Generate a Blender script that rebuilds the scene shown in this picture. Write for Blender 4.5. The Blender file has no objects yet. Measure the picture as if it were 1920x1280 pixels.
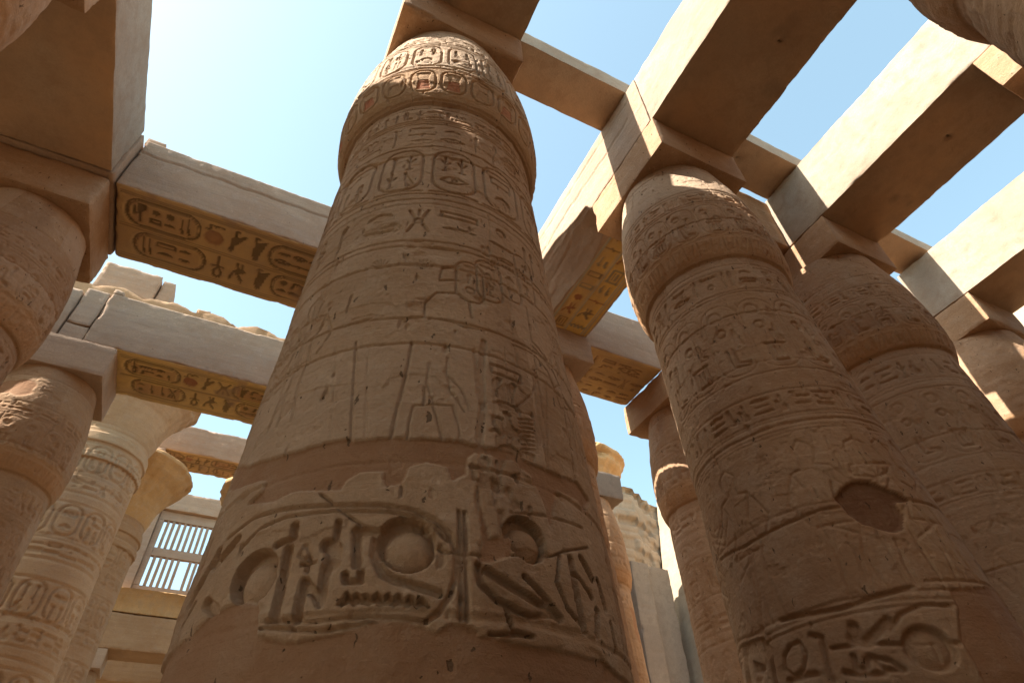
import bpy, math, random
import numpy as np
from mathutils import Matrix, Vector

# ------------------------------------------------------------------ camera, world, sun, exposure
sc = bpy.context.scene
COL = sc.collection
CZ = 1.6                                   # eye height
F = 1146.5                                 # focal length in pixels of the 1920 px wide photograph
rv = np.array([0.7834459, -0.21002543, 0.4154961])
t_ = np.linalg.norm(rv); k_ = rv / t_
K_ = np.array([[0, -k_[2], k_[1]], [k_[2], 0, -k_[0]], [-k_[1], k_[0], 0]])
RC = np.eye(3) + math.sin(t_) * K_ + (1 - math.cos(t_)) * K_ @ K_
cam_d = bpy.data.cameras.new('camera'); cam = bpy.data.objects.new('camera', cam_d); COL.objects.link(cam)
cam_d.sensor_width = 36.0; cam_d.lens = F / 1920 * 36.0; cam_d.clip_end = 2000; cam_d.clip_start = 0.05
cam.matrix_world = Matrix(((RC[0][0], -RC[1][0], -RC[2][0], 0), (RC[0][1], -RC[1][1], -RC[2][1], 0),
                           (RC[0][2], -RC[1][2], -RC[2][2], CZ), (0, 0, 0, 1)))
sc.camera = cam

SUN = Vector((-1.0, 0.02, 1.14)).normalized()
w = bpy.data.worlds.new("World"); sc.world = w; w.use_nodes = True
nt = w.node_tree; nt.nodes.clear()
sky = nt.nodes.new('ShaderNodeTexSky'); sky.sky_type = 'NISHITA'; sky.sun_disc = False
sky.sun_elevation = math.asin(SUN.z); sky.sun_rotation = math.atan2(SUN.x, SUN.y)
sky.air_density = 1.0; sky.dust_density = 1.5; sky.ozone_density = 1.0
bg = nt.nodes.new('ShaderNodeBackground'); bg.inputs[1].default_value = 0.14
wo = nt.nodes.new('ShaderNodeOutputWorld')
tn = nt.nodes.new('ShaderNodeMix'); tn.data_type = 'RGBA'; tn.blend_type = 'MULTIPLY'; tn.inputs[0].default_value = 1.0
tn.inputs[7].default_value = (1.05, 1.06, 0.88, 1.0)          # slightly cyan desert sky
nt.links.new(sky.outputs[0], tn.inputs[6]); hz = nt.nodes.new('ShaderNodeMix'); hz.data_type = 'RGBA'; hz.inputs[0].default_value = 0.25
hz.inputs[7].default_value = (1.35, 2.05, 2.1, 1.0)          # dusty haze over the whole sky
nt.links.new(tn.outputs[2], hz.inputs[6]); nt.links.new(hz.outputs[2], bg.inputs[0]); nt.links.new(bg.outputs[0], wo.inputs[0])
sd = bpy.data.lights.new('sun', 'SUN'); sd.energy = 5.0; sd.angle = math.radians(0.53); sd.color = (1.0, 0.945, 0.87)
so = bpy.data.objects.new('sun', sd); COL.objects.link(so)
so.rotation_euler = SUN.to_track_quat('Z', 'Y').to_euler(); so.location = (0, 0, 60)
sc.view_settings.view_transform = 'Standard'; sc.view_settings.look = 'None'
sc.view_settings.gamma = 1.0; sc.view_settings.exposure = 1.75
try:
    sc.cycles.max_bounces = 8; sc.cycles.diffuse_bounces = 6
except Exception: pass

# ------------------------------------------------------------------ helpers
def ray(x, y): return RC.T @ np.array([x - 960.0, y - 640.0, F])
def tag(o, label=None, cat=None, group=None, kind=None):
    if label: o['label'] = label
    if cat: o['category'] = cat
    if group: o['group'] = group
    if kind: o['kind'] = kind
    return o
def empty(name, loc):
    o = bpy.data.objects.new(name, None); COL.objects.link(o); o.location = loc; o.empty_display_size = .3
    return o
def link(name, me, m, parent=None, loc=None):
    o = bpy.data.objects.new(name, me); COL.objects.link(o)
    if m: me.materials.append(m)
    if parent: o.parent = parent
    if loc is not None: o.location = loc
    return o
def mesh_np(name, V, Q, col=None, smooth=True):
    me = bpy.data.meshes.new(name)
    n = len(V); m = len(Q); kq = Q.shape[1]
    me.vertices.add(n); me.vertices.foreach_set('co', np.ascontiguousarray(V, dtype=np.float32).ravel())
    me.loops.add(m * kq); me.loops.foreach_set('vertex_index', np.ascontiguousarray(Q, dtype=np.int32).ravel())
    me.polygons.add(m)
    me.polygons.foreach_set('loop_start', np.arange(0, m * kq, kq, dtype=np.int32))
    me.polygons.foreach_set('loop_total', np.full(m, kq, dtype=np.int32))
    me.polygons.foreach_set('use_smooth', np.full(m, smooth, dtype=bool))
    me.update(calc_edges=True)
    if col is not None:
        a = me.attributes.new('tint', 'FLOAT_COLOR', 'POINT')
        a.data.foreach_set('color', np.ascontiguousarray(col, dtype=np.float32).ravel())
    me.validate()
    return me
def lat3(seed, n=32): return np.random.RandomState(seed).rand(n, n, n).astype(np.float32)
_L3 = {}
def noise3(P, scale, seed=0, octv=3):
    if seed not in _L3: _L3[seed] = lat3(seed)
    L = _L3[seed]; n = L.shape[0]; out = 0; amp = 1; tot = 0; p = P * scale
    for o in range(octv):
        i = np.floor(p).astype(np.int64); f = p - i; f = f * f * (3 - 2 * f); i0 = i % n; i1 = (i + 1) % n
        x0, y0, z0 = i0[..., 0], i0[..., 1], i0[..., 2]; x1, y1, z1 = i1[..., 0], i1[..., 1], i1[..., 2]
        fx, fy, fz = f[..., 0], f[..., 1], f[..., 2]
        c00 = L[x0, y0, z0] * (1 - fx) + L[x1, y0, z0] * fx; c10 = L[x0, y1, z0] * (1 - fx) + L[x1, y1, z0] * fx
        c01 = L[x0, y0, z1] * (1 - fx) + L[x1, y0, z1] * fx; c11 = L[x0, y1, z1] * (1 - fx) + L[x1, y1, z1] * fx
        out = out + amp * ((c00 * (1 - fy) + c10 * fy) * (1 - fz) + (c01 * (1 - fy) + c11 * fy) * fz - .5)
        tot += amp; amp *= .5; p = p * 2.03 + 7.7
    return out / tot * 2                    # about -1..1
def noise2(U, V, su, sv, seed=0, octv=3):
    P = np.stack([U * su, V * sv, np.full_like(U, (seed % 97) * 3.37 + .5)], -1)
    return noise3(P, 1.0, seed % 5, octv)
def sstep(a, b, x):
    t = np.clip((x - a) / (b - a), 0, 1); return t * t * (3 - 2 * t)

# ------------------------------------------------------------------ materials
def stone_mat(name, c1, c2, c3, rough=.92, bump=.85, pits=.5, strata=.25, slits=0.0, fine=1.0):
    m = bpy.data.materials.new(name); m.use_nodes = True; t = m.node_tree; N = t.nodes; Lk = t.links
    b = N['Principled BSDF']; b.inputs['Roughness'].default_value = rough
    b.inputs['Specular IOR Level'].default_value = .15
    tc = N.new('ShaderNodeTexCoord'); oi = N.new('ShaderNodeObjectInfo')
    vm = N.new('ShaderNodeVectorMath'); vm.operation = 'ADD'
    mm = N.new('ShaderNodeVectorMath'); mm.operation = 'SCALE'; mm.inputs['Scale'].default_value = 37.0
    cx = N.new('ShaderNodeCombineXYZ')
    for i in range(3): Lk.new(oi.outputs['Random'], cx.inputs[i])
    Lk.new(cx.outputs[0], mm.inputs[0]); Lk.new(tc.outputs['Object'], vm.inputs[0]); Lk.new(mm.outputs[0], vm.inputs[1])
    P = vm.outputs[0]
    def noise(s, d=5, r=.6, vec=P, dist=0):
        n = N.new('ShaderNodeTexNoise'); n.inputs['Scale'].default_value = s; n.inputs['Detail'].default_value = d
        n.inputs['Roughness'].default_value = r; n.inputs['Distortion'].default_value = dist; Lk.new(vec, n.inputs['Vector']); return n.outputs['Fac']
    def mapr(x, a, b_, c=0., d=1.):
        n = N.new('ShaderNodeMapRange'); n.inputs[1].default_value = a; n.inputs[2].default_value = b_
        n.inputs[3].default_value = c; n.inputs[4].default_value = d; Lk.new(x, n.inputs[0]); return n.outputs[0]
    def mixc(f, a, c_, mode='MIX'):
        n = N.new('ShaderNodeMix'); n.data_type = 'RGBA'; n.blend_type = mode
        if isinstance(f, float): n.inputs[0].default_value = f
        else: Lk.new(f, n.inputs[0])
        for s_, v in ((6, a), (7, c_)):
            if isinstance(v, tuple): n.inputs[s_].default_value = (*v, 1)
            else: Lk.new(v, n.inputs[s_])
        return n.outputs[2]
    def math_(op, a, c_):
        n = N.new('ShaderNodeMath'); n.operation = op
        for i, v in enumerate((a, c_)):
            if isinstance(v, (int, float)): n.inputs[i].default_value = v
            else: Lk.new(v, n.inputs[i])
        return n.outputs[0]
    big = noise(.55, 6, .62, dist=.4); mid = noise(3.3, 7, .65, dist=.3); fn = noise(26, 6, .7)
    c = mixc(mapr(big, .42, .58), c1, c2)
    c = mixc(mapr(mid, .48, .66, 0, .85), c, c3)
    st = N.new('ShaderNodeMapping'); st.inputs['Scale'].default_value = (.25, .25, 3.2); Lk.new(P, st.inputs[0])
    sn = noise(1.6, 7, .7, st.outputs[0], .6)
    c = mixc(mapr(sn, .42, .66, 0, strata), c, tuple(x * .62 for x in c1))
    c = mixc(mapr(fn, .35, .68, .0, .5 * fine), c, tuple(x * .6 for x in c2))
    sp = noise(9, 3, .55)
    c = mixc(mapr(sp, .64, .74, 0, .35), c, tuple(min(1, x * 1.35) for x in c3))
    at = N.new('ShaderNodeAttribute'); at.attribute_name = 'tint'
    wt = math_('MULTIPLY', at.outputs['Alpha'], mapr(mid, .35, .62, 1.0, .72))
    c = mixc(wt, c, at.outputs['Color'])
    # sparse dark pits
    dn = N.new('ShaderNodeTexNoise'); dn.inputs['Scale'].default_value = 14; dn.inputs['Detail'].default_value = 3; Lk.new(P, dn.inputs['Vector'])
    dv = N.new('ShaderNodeVectorMath'); dv.operation = 'MULTIPLY_ADD'; dv.inputs[1].default_value = (.09, .09, .09); Lk.new(dn.outputs['Color'], dv.inputs[0]); Lk.new(P, dv.inputs[2])
    PD = dv.outputs[0]
    vo = N.new('ShaderNodeTexVoronoi'); vo.inputs['Scale'].default_value = 9.0; Lk.new(PD, vo.inputs['Vector'])
    vr = N.new('ShaderNodeSeparateColor'); Lk.new(vo.outputs['Color'], vr.inputs[0])
    pr = mapr(vr.outputs[0], .6, 1.0, 0.0, .13)
    pit = mapr(math_('SUBTRACT', pr, vo.outputs['Distance']), 0.0, .03)
    if slits > 0:
        sm = N.new('ShaderNodeMapping'); sm.inputs['Scale'].default_value = (15, 15, 3.4); Lk.new(PD, sm.inputs[0])
        v2 = N.new('ShaderNodeTexVoronoi'); v2.inputs['Scale'].default_value = 1.0; Lk.new(sm.outputs[0], v2.inputs['Vector'])
        s2 = N.new('ShaderNodeSeparateColor'); Lk.new(v2.outputs['Color'], s2.inputs[0])
        p2 = mapr(math_('SUBTRACT', mapr(s2.outputs[0], .45, 1.0, 0.0, .22), v2.outputs['Distance']), 0.0, .03)
        pit = math_('MAXIMUM', pit, math_('MULTIPLY', p2, slits))
    pitc = math_('MULTIPLY', pit, pits)
    c = mixc(pitc, c, tuple(x * .22 for x in c1))
    Lk.new(c, b.inputs['Base Color'])
    h = math_('ADD', math_('MULTIPLY', mid, .5), math_('MULTIPLY', fn, .22))
    h = math_('ADD', h, math_('MULTIPLY', noise(90, 4, .7), .07))
    h = math_('SUBTRACT', h, math_('MULTIPLY', pit, .5))
    h = math_('ADD', h, math_('MULTIPLY', sn, .35 * strata * 3))
    bp = N.new('ShaderNodeBump'); bp.inputs['Strength'].default_value = bump; bp.inputs['Distance'].default_value = .06
    Lk.new(h, bp.inputs['Height']); Lk.new(bp.outputs[0], b.inputs['Normal'])
    return m
M_SHAFT = stone_mat('carved_sandstone', (.405, .236, .126), (.465, .287, .166), (.49, .33, .212), slits=.9, pits=.8)
M_PALE = stone_mat('weathered_sandstone', (.41, .27, .178), (.47, .33, .228), (.43, .31, .23), strata=.35)
M_CONC = stone_mat('cement_render', (.37, .275, .195), (.42, .335, .25), (.33, .225, .15), bump=.45, pits=.2, strata=.08, fine=1.3)
M_GOLD = stone_mat('ochre_bounce_sandstone', (.50, .29, .12), (.56, .35, .165), (.48, .32, .18), strata=.2)  # ochre of the bells; on the cornice it holds bounced light
M_NAVE = stone_mat('buff_sandstone', (.38, .225, .118), (.44, .28, .158), (.40, .26, .16), strata=.3)
M_WALL = stone_mat('pylon_masonry', (.38, .29, .2), (.45, .35, .25), (.34, .26, .18), bump=.6, strata=.2)
M_GREY = stone_mat('grey_plaster', (.27, .21, .16), (.31, .245, .185), (.24, .185, .14), bump=.3, pits=.1, strata=.1)
M_SAND = stone_mat('sand', (.60, .42, .24), (.64, .46, .28), (.54, .38, .22), bump=.4, pits=.1, strata=0)

# ------------------------------------------------------------------ relief drawing
GL = {  # glyphs in a unit box: 's' stroke, 'p' filled polygon, 'c' disc
 'reed': [('p', [(.38, 0), (.46, 0), (.5, .45), (.68, .9), (.5, 1), (.34, .8), (.36, .4)])],
 'reeds': [('p', [(.18, 0), (.24, 0), (.27, .45), (.4, .9), (.28, 1), (.14, .8)]), ('p', [(.64, 0), (.7, 0), (.73, .45), (.86, .9), (.74, 1), (.6, .8)])],
 'ankh': [('s', [(.5, 0), (.5, .5)]), ('s', [(.22, .48), (.78, .48)]), ('s', [(.5, .52), (.3, .74), (.36, .95), (.5, 1), (.64, .95), (.7, .74), (.5, .52)])],
 'disc': [('c', .5, .5, .34)],
 'discs': [('c', .5, .72, .2), ('s', [(.25, .35), (.75, .35)]), ('s', [(.25, .15), (.75, .15)])],
 'water': [('s', [(0, .5), (.12, .64), (.25, .4), (.38, .64), (.5, .4), (.62, .64), (.75, .4), (.88, .64), (1, .5)])],
 'snake': [('s', [(.1, .8), (.2, .9), (.28, .7), (.25, .3), (.4, .2), (.55, .35), (.7, .2), (.95, .25)])],
 'bird': [('p', [(.15, .85), (.3, .98), (.42, .86), (.44, .66), (.75, .4), (1, .12), (.85, .1), (.6, .25), (.42, .2), (.26, .36), (.25, .7)]), ('s', [(.45, .25), (.45, .02), (.6, .02)])],
 'owl': [('p', [(.25, .8), (.35, 1), (.55, .98), (.6, .8), (.72, .5), (.85, .2), (.95, 0), (.6, .12), (.35, .2), (.25, .5)]), ('s', [(.35, .2), (.32, 0), (.5, 0)])],
 'mouth': [('p', [(.05, .5), (.3, .66), (.5, .7), (.7, .66), (.95, .5), (.7, .36), (.5, .32), (.3, .36)])],
 'bread': [('p', [(.15, .3), (.2, .55), (.5, .72), (.8, .55), (.85, .3)])],
 'basket': [('p', [(.05, .6), (.95, .6), (.8, .35), (.5, .25), (.2, .35)])],
 'was': [('s', [(.5, 0), (.5, .85), (.3, 1), (.75, .88)]), ('s', [(.5, 0), (.4, -.02)])],
 'djed': [('s', [(.5, 0), (.5, 1)]), ('s', [(.3, .95), (.7, .95)]), ('s', [(.3, .8), (.7, .8)]), ('s', [(.3, .65), (.7, .65)]), ('s', [(.3, 0), (.7, 0)])],
 'seat': [('p', [(.3, 0), (.85, 0), (.85, .3), (.6, .4), (.55, .7), (.62, .85), (.5, 1), (.36, .9), (.4, .7), (.3, .45)]), ('s', [(.4, .55), (.1, .6), (.12, .2)])],
 'feather': [('p', [(.4, 0), (.5, 0), (.55, .5), (.75, .75), (.7, .98), (.5, 1), (.38, .6)])],
 'eye': [('s', [(.02, .5), (.3, .7), (.6, .7), (.98, .5), (.6, .34), (.3, .34), (.02, .5)]), ('c', .5, .52, .12)],
 'bolt': [('s', [(0, .5), (1, .5)]), ('s', [(.4, .4), (.6, .6)])],
 'pool': [('s', [(.05, .3), (.95, .3), (.95, .7), (.05, .7), (.05, .3)])],
 'house': [('s', [(.1, .1), (.1, .9), (.9, .9), (.9, .1)]), ('s', [(.3, .1), (.3, .55), (.7, .55), (.7, .1)])],
 'stool': [('s', [(.1, .9), (.9, .9)]), ('s', [(.2, .9), (.2, .1), (.8, .1), (.8, .9)]), ('s', [(.4, .7), (.4, .3)]), ('s', [(.6, .7), (.6, .3)])],
 'leg': [('s', [(.2, 1), (.25, .4), (.3, .2), (.9, .15), (.95, .25), (.5, .35), (.45, 1)])],
 'beetle': [('c', .5, .45, .22), ('s', [(.5, .7), (.5, .9)]), ('s', [(.3, .6), (.1, .9)]), ('s', [(.7, .6), (.9, .9)]), ('s', [(.3, .3), (.1, .05)]), ('s', [(.7, .3), (.9, .05)])],
 'bee': [('p', [(.1, .5), (.35, .65), (.9, .35), (.6, .3), (.3, .35)]), ('p', [(.35, .6), (.7, 1), (.75, .8), (.5, .55)]), ('s', [(.15, .6), (.05, .85)]), ('s', [(.4, .3), (.35, .05)]), ('s', [(.6, .3), (.6, .05)])],
 'sedge': [('s', [(.5, 0), (.5, 1)]), ('s', [(.5, .4), (.2, .7)]), ('s', [(.5, .4), (.85, .65)]), ('s', [(.3, 0), (.7, 0)])],
}
TALL = ['reed', 'ankh', 'was', 'djed', 'seat', 'feather', 'owl', 'bird', 'reeds', 'leg', 'sedge', 'beetle']
FLAT = ['water', 'mouth', 'bread', 'basket', 'bolt', 'pool', 'eye', 'disc', 'snake']
class Rel:
    def __init__(s, U, V):
        s.U = U; s.V = V; s.C = np.zeros((len(V), len(U)), np.float32); s.T = np.zeros((len(V), len(U), 4), np.float32)
        s.B = np.zeros_like(s.C)
    def box(s, u0, u1, v0, v1):
        a = np.searchsorted(s.U, [u0, u1]); b = np.searchsorted(s.V, [v0, v1])
        if a[1] <= a[0] or b[1] <= b[0]: return None
        return slice(b[0], b[1]), slice(a[0], a[1])
    def stroke(s, pts, w=.035, d=.02, soft=None, tint=None):
        soft = soft or w * .28
        for (x0, y0), (x1, y1) in zip(pts[:-1], pts[1:]):
            r = w
            bx = s.box(min(x0, x1) - r, max(x0, x1) + r, min(y0, y1) - r, max(y0, y1) + r)
            if bx is None: continue
            uu, vv = np.meshgrid(s.U[bx[1]], s.V[bx[0]]); dx, dy = x1 - x0, y1 - y0; L = dx * dx + dy * dy + 1e-12
            t = np.clip(((uu - x0) * dx + (vv - y0) * dy) / L, 0, 1)
            dd = np.hypot(uu - x0 - t * dx, vv - y0 - t * dy)
            f = sstep(w / 2 + soft / 2, w / 2 - soft / 2, dd)
            s.C[bx] = np.minimum(s.C[bx], -d * f)
            if tint: s._t(bx, f, tint)
    def _t(s, bx, f, tint):
        T = s.T[bx]; f = (f * tint[3])[..., None]
        k = f > .3 * tint[3]
        T[..., :3] = np.where(k, np.array(tint[:3]) * f + T[..., :3] * (1 - f), T[..., :3]) if T[..., 3].max() > .2 else np.where(k, np.array(tint[:3]), T[..., :3])
        T[..., 3:] = np.maximum(T[..., 3:], np.where(k, f, 0))
    def inside(s, pts, uu, vv):
        ins = np.zeros(uu.shape, bool); n = len(pts)
        for i in range(n):
            x0, y0 = pts[i]; x1, y1 = pts[(i + 1) % n]
            if y0 == y1: continue
            c = ((y0 > vv) != (y1 > vv)) & (uu < (x1 - x0) * (vv - y0) / (y1 - y0) + x0)
            ins ^= c
        return ins
    def poly(s, pts, d=.02, round_=.5, tint=None, field='C', rag=0):
        xs = [p[0] for p in pts]; ys = [p[1] for p in pts]
        bx = s.box(min(xs) - rag, max(xs) + rag, min(ys) - rag, max(ys) + rag)
        if bx is None: return
        uu, vv = np.meshgrid(s.U[bx[1]], s.V[bx[0]])
        if rag:
            nu = noise2(uu, vv, 3.1, 3.1, 11, 5) * rag; nv = noise2(uu, vv, 3.3, 3.3, 23, 5) * rag
            ins = s.inside(pts, uu + nu, vv + nv)
        else: ins = s.inside(pts, uu, vv)
        f = ins.astype(np.float32)
        if field == 'C':
            if round_ > 0 and not rag:      # sunk edge, swelling middle
                cx, cy = np.mean(xs), np.mean(ys); q = np.clip(1 - np.hypot((uu - cx) / (np.ptp(xs) / 2 + 1e-6), (vv - cy) / (np.ptp(ys) / 2 + 1e-6)), 0, 1)
                s.C[bx] = np.minimum(s.C[bx], -d * f * (1 - round_ * q))
            else: s.C[bx] = np.minimum(s.C[bx], -d * f)
        else: s.B[bx] = np.maximum(s.B[bx], f)
        if tint: s._t(bx, f, tint)
    def disc(s, cx, cy, r, d=.02, tint=None, ry=None):
        ry = ry or r
        bx = s.box(cx - r, cx + r, cy - ry, cy + ry)
        if bx is None: return
        uu, vv = np.meshgrid(s.U[bx[1]], s.V[bx[0]]); q = np.hypot((uu - cx) / r, (vv - cy) / ry)
        f = sstep(1.0, .94, q) * (.25 + .75 * sstep(.35, .9, q))
        s.C[bx] = np.minimum(s.C[bx], -d * f)
        if tint: s._t(bx, sstep(1.0, .95, q), tint)
    def glyph(s, g, u, v, wd, ht, lw, d, tint=None):
        for op in GL[g]:
            if op[0] == 's': s.stroke([(u + p[0] * wd, v + p[1] * ht) for p in op[1]], lw, d, tint=tint)
            elif op[0] == 'p': s.poly([(u + p[0] * wd, v + p[1] * ht) for p in op[1]], d, tint=tint)
            else: s.disc(u + op[1] * wd, v + op[2] * ht, op[3] * min(wd, ht), d, tint=tint)
    def ring(s, u0, v0, u1, v1, lw, d, tint=None):      # cartouche outline
        r = min(u1 - u0, v1 - v0) * .42; P = []
        for cx, cy, a in ((u1 - r, v1 - r, 0), (u0 + r, v1 - r, 90), (u0 + r, v0 + r, 180), (u1 - r, v0 + r, 270)):
            for q in range(0, 91, 15): P.append((cx + r * math.cos(math.radians(a + q)), cy + r * math.sin(math.radians(a + q))))
        P.append(P[0]); s.stroke(P, lw, d, tint=tint)
    def text(s, u0, u1, v0, v1, rnd, lw=.03, d=.02, tint=None, gap=.18):
        h = v1 - v0; u = u0
        while u < u1 - h * .3:
            if rnd.random() < .5:
                wd = h * rnd.uniform(.38, .6); s.glyph(rnd.choice(TALL), u, v0 + .04 * h, wd, h * .9, lw, d, tint)
            else:
                wd = h * rnd.uniform(.6, .95); n = rnd.choice((2, 2, 3)); hh = h / n
                for q in range(n): s.glyph(rnd.choice(FLAT), u, v0 + q * hh + .1 * hh, wd, hh * .85, lw * .9, d, tint)
            u += wd + h * gap
    def cartouches(s, u0, u1, v0, v1, rnd, wd, lw=.03, d=.02, pair=True, tint=None):
        u = u0; i = 0
        while u + wd < u1:
            s.ring(u, v0 + .04 * (v1 - v0), u + wd * .8, v1, lw, d, tint)
            s.stroke([(u - .02, v0), (u + wd * .82, v0)], lw, d)
            n = max(2, int((v1 - v0) / wd * 1.5)); hh = (v1 - v0) * .8 / n
            for q in range(n):
                vv = v0 + (v1 - v0) * .12 + q * hh
                if rnd.random() < .45: s.glyph(rnd.choice(FLAT), u + wd * .14, vv, wd * .52, hh * .9, lw * .8, d, tint)
                else:
                    s.glyph(rnd.choice(TALL), u + wd * .1, vv, wd * .26, hh * .9, lw * .8, d, tint)
                    s.glyph(rnd.choice(TALL), u + wd * .42, vv, wd * .26, hh * .9, lw * .8, d, tint)
            u += wd; i += 1
    def lines(s, zs, lw=.02, d=.012):
        for z in zs:
            U = np.arange(s.U[0], s.U[-1], .4); s.stroke([(float(u), z + .006 * math.sin(u * 3 + z)) for u in U], lw, d)
    def person(s, u, v, h, flip, lw, d):
        k = -1 if flip else 1
        f = lambda P: [(u + k * x * h, v + y * h) for x, y in P]
        s.stroke(f([(-.1, 0), (-.07, .25), (-.09, .42), (-.06, .6), (-.12, .78), (-.05, .8), (-.04, .86), (-.06, .93), (0, 1), (.06, .96), (.07, .9), (.05, .85), (.03, .82), (.12, .79)]), lw, d)
        s.stroke(f([(.08, 0), (.05, .22), (.12, .42), (.06, .6), (.1, .76)]), lw, d)
        s.stroke(f([(-.1, .42), (.13, .42)]), lw, d); s.stroke(f([(-.05, .42), (.16, .3), (.2, .42), (.12, .5)]), lw, d)
        s.stroke(f([(.12, .78), (.22, .62), (.36, .7)]), lw, d); s.stroke(f([(.08, .72), (.2, .56), (.37, .66)]), lw, d)
        s.stroke(f([(-.12, .78), (-.2, .6), (-.14, .45)]), lw, d); s.stroke(f([(.0, 0), (.02, .25), (.0, .3)]), lw, d)
        s.stroke(f([(.36, 0), (.36, 1)]), lw * .8, d)
    def blur(s, A, n=1):
        for _ in range(n):
            B = np.pad(A, 1, mode='edge')
            A = (B[1:-1, 1:-1] * 4 + B[:-2, 1:-1] * 2 + B[2:, 1:-1] * 2 + B[1:-1, :-2] * 2 + B[1:-1, 2:] * 2 + B[:-2, :-2] + B[2:, 2:] + B[:-2, 2:] + B[2:, :-2]) / 16
        return A
PLASTER = (.30, .145, .072, .82)

# ------------------------------------------------------------------ bud columns
PROF = [(0, 1.30), (.25, 1.45), (.9, 1.60), (1.6, 1.60), (2, 1.57), (3, 1.51), (4, 1.45), (5.5, 1.38), (7, 1.32), (7.86, 1.285), (7.9, 1.34),
        (8.02, 1.395), (8.25, 1.44), (8.55, 1.46), (8.9, 1.45), (9.3, 1.415), (9.8, 1.35), (10.3, 1.245), (10.7, 1.15), (11, 1.09)]
PZ = np.array([p[0] for p in PROF]); PR = np.array([p[1] for p in PROF])
class Column:
    def __init__(s, cx, cy, k, sc_, res, zlo=0.5, half=100):
        s.cx, s.cy, s.k, s.s = cx, cy, k, sc_
        zz = np.linspace(zlo, 11, 4000); rr = np.interp(zz, PZ, PR) * sc_
        arc = np.concatenate([[0], np.cumsum(np.hypot(np.diff(zz), np.diff(rr)))])
        n = int(arc[-1] / res); s.Z = np.interp(np.linspace(0, arc[-1], n), arc, zz); s.Rz = np.interp(s.Z, PZ, PR) * sc_
        s.th0 = math.atan2(-cy, -cx); R0 = 1.45 * sc_; s.R0 = R0
        nf = int(2 * math.radians(half) * R0 / res); s.th = np.linspace(-math.radians(half), math.radians(half), nf)
        s.rel = Rel(s.th * R0, s.Z)
        s.UU, s.ZZ = np.meshgrid(s.th * R0, s.Z)
        s.umin, s.umax = s.rel.U[0], s.rel.U[-1]
    def cxz(s, z): return s.cx + s.k * (11 - z)
    def px(s, x, y):                       # photograph pixel -> (u, z) on this column's surface
        d = ray(x, y); z = 5.0; a = s.th0
        for _ in range(12):
            r = float(np.interp(z, PZ, PR) * s.s); c = s.cxz(z)
            A = d[0] ** 2 + d[1] ** 2; B = -2 * (d[0] * c + d[1] * s.cy); Cc = c * c + s.cy ** 2 - r * r
            D = B * B - 4 * A * Cc; t = (-B - math.sqrt(max(D, 0))) / (2 * A); z = .5 * z + .5 * t * d[2]
            a = math.atan2(t * d[1] - s.cy, t * d[0] - c)
        q = (a - s.th0 + math.pi) % (2 * math.pi) - math.pi
        return (q * s.R0, z)
    def P(s, *pts): return [s.px(*p) for p in pts]
    def finish(s, seed, rough=1.0, joints=True, patches=.1, jd=.012, blur=True):
        r = s.rel; rnd = random.Random(seed); UU, ZZ = s.UU, s.ZZ
        wear = noise2(UU, ZZ, .55, .55, seed, 3)             # where the surface has worn smooth
        C = r.C * (1 - .6 * sstep(.35, .6, wear))
        H = .014 * noise2(UU, ZZ, .9, .9, seed + 1, 3) * rough + .006 * noise2(UU, ZZ, 6, 6, seed + 2, 4) * rough + .0032 * noise2(UU, ZZ, 23, 31, seed + 12, 2) * rough
        H -= .010 * sstep(.42, .6, noise2(UU, ZZ, 9, 5, seed + 13, 3)) * rough + .02 * sstep(.55, .7, noise2(UU, ZZ, 14, 4.5, seed + 14, 2)) * rough
        # ragged edges: the carving is sampled through a small high frequency jitter
        kj = .0042 / max(s.rel.U[1] - s.rel.U[0], 1e-4) if rough else 0
        j1 = np.rint(kj * (noise2(UU, ZZ, 38, 38, seed + 6, 2) + .8 * noise2(UU, ZZ, 11, 11, seed + 8, 2))).astype(int); j2 = np.rint(kj * (noise2(UU, ZZ, 38, 38, seed + 7, 2) + .8 * noise2(UU, ZZ, 11, 11, seed + 10, 2))).astype(int)
        ii, jj = np.meshgrid(np.arange(C.shape[0]), np.arange(C.shape[1]), indexing='ij')
        C = C[np.clip(ii + j1, 0, C.shape[0] - 1), np.clip(jj + j2, 0, C.shape[1] - 1)]
        # spalled skin with sharp steps
        H -= .007 * sstep(.12, .15, noise2(UU, ZZ, 1.1, 1.9, seed + 15, 6)) * rough + .008 * sstep(.3, .33, noise2(UU, ZZ, 1.6, 2.4, seed + 16, 6)) * rough
        # eroded chips
        ch = noise2(UU, ZZ, 1.7, 2.6, seed + 3, 5)
        H -= .018 * sstep(.34, .5, ch) * rough
        T = r.T
        drum = np.zeros_like(H); 
        if joints:
            z = 1.2 + rnd.random() * .3
            while z < 11:
                zz = z + .03 * noise2(UU, ZZ * 0, .7, 1, seed + int(z * 7), 3) + .012 * noise2(UU, ZZ * 0, 5, 1, seed + 9, 3)
                wj = .012 + .03 * np.clip(noise2(UU, ZZ * 0, 1.3, 1, seed + 17 + int(z * 5), 4), 0, 1)
                H -= (jd * (.7 + .8 * rnd.random())) * sstep(wj + .014, wj * .3, np.abs(ZZ - zz))
                ujs = (rnd.uniform(-2.2, -.6), rnd.uniform(.4, 2.3)); dz = (ZZ > zz) ; v1_, v2_ = rnd.uniform(-1, 1), rnd.uniform(-1, 1)
                drum = np.where(dz, np.where((UU > ujs[0]) & (UU < ujs[1]), v1_, v2_), drum)
                for uj in ujs:
                    m = (ZZ > z) & (ZZ < z + 1.1)
                    H -= jd * .7 * m * sstep(.02, .004, np.abs(UU - uj - .02 * noise2(UU * 0, ZZ, 1, 3, seed + 5, 3)))
                z += rnd.uniform(.95, 1.15)
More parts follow.
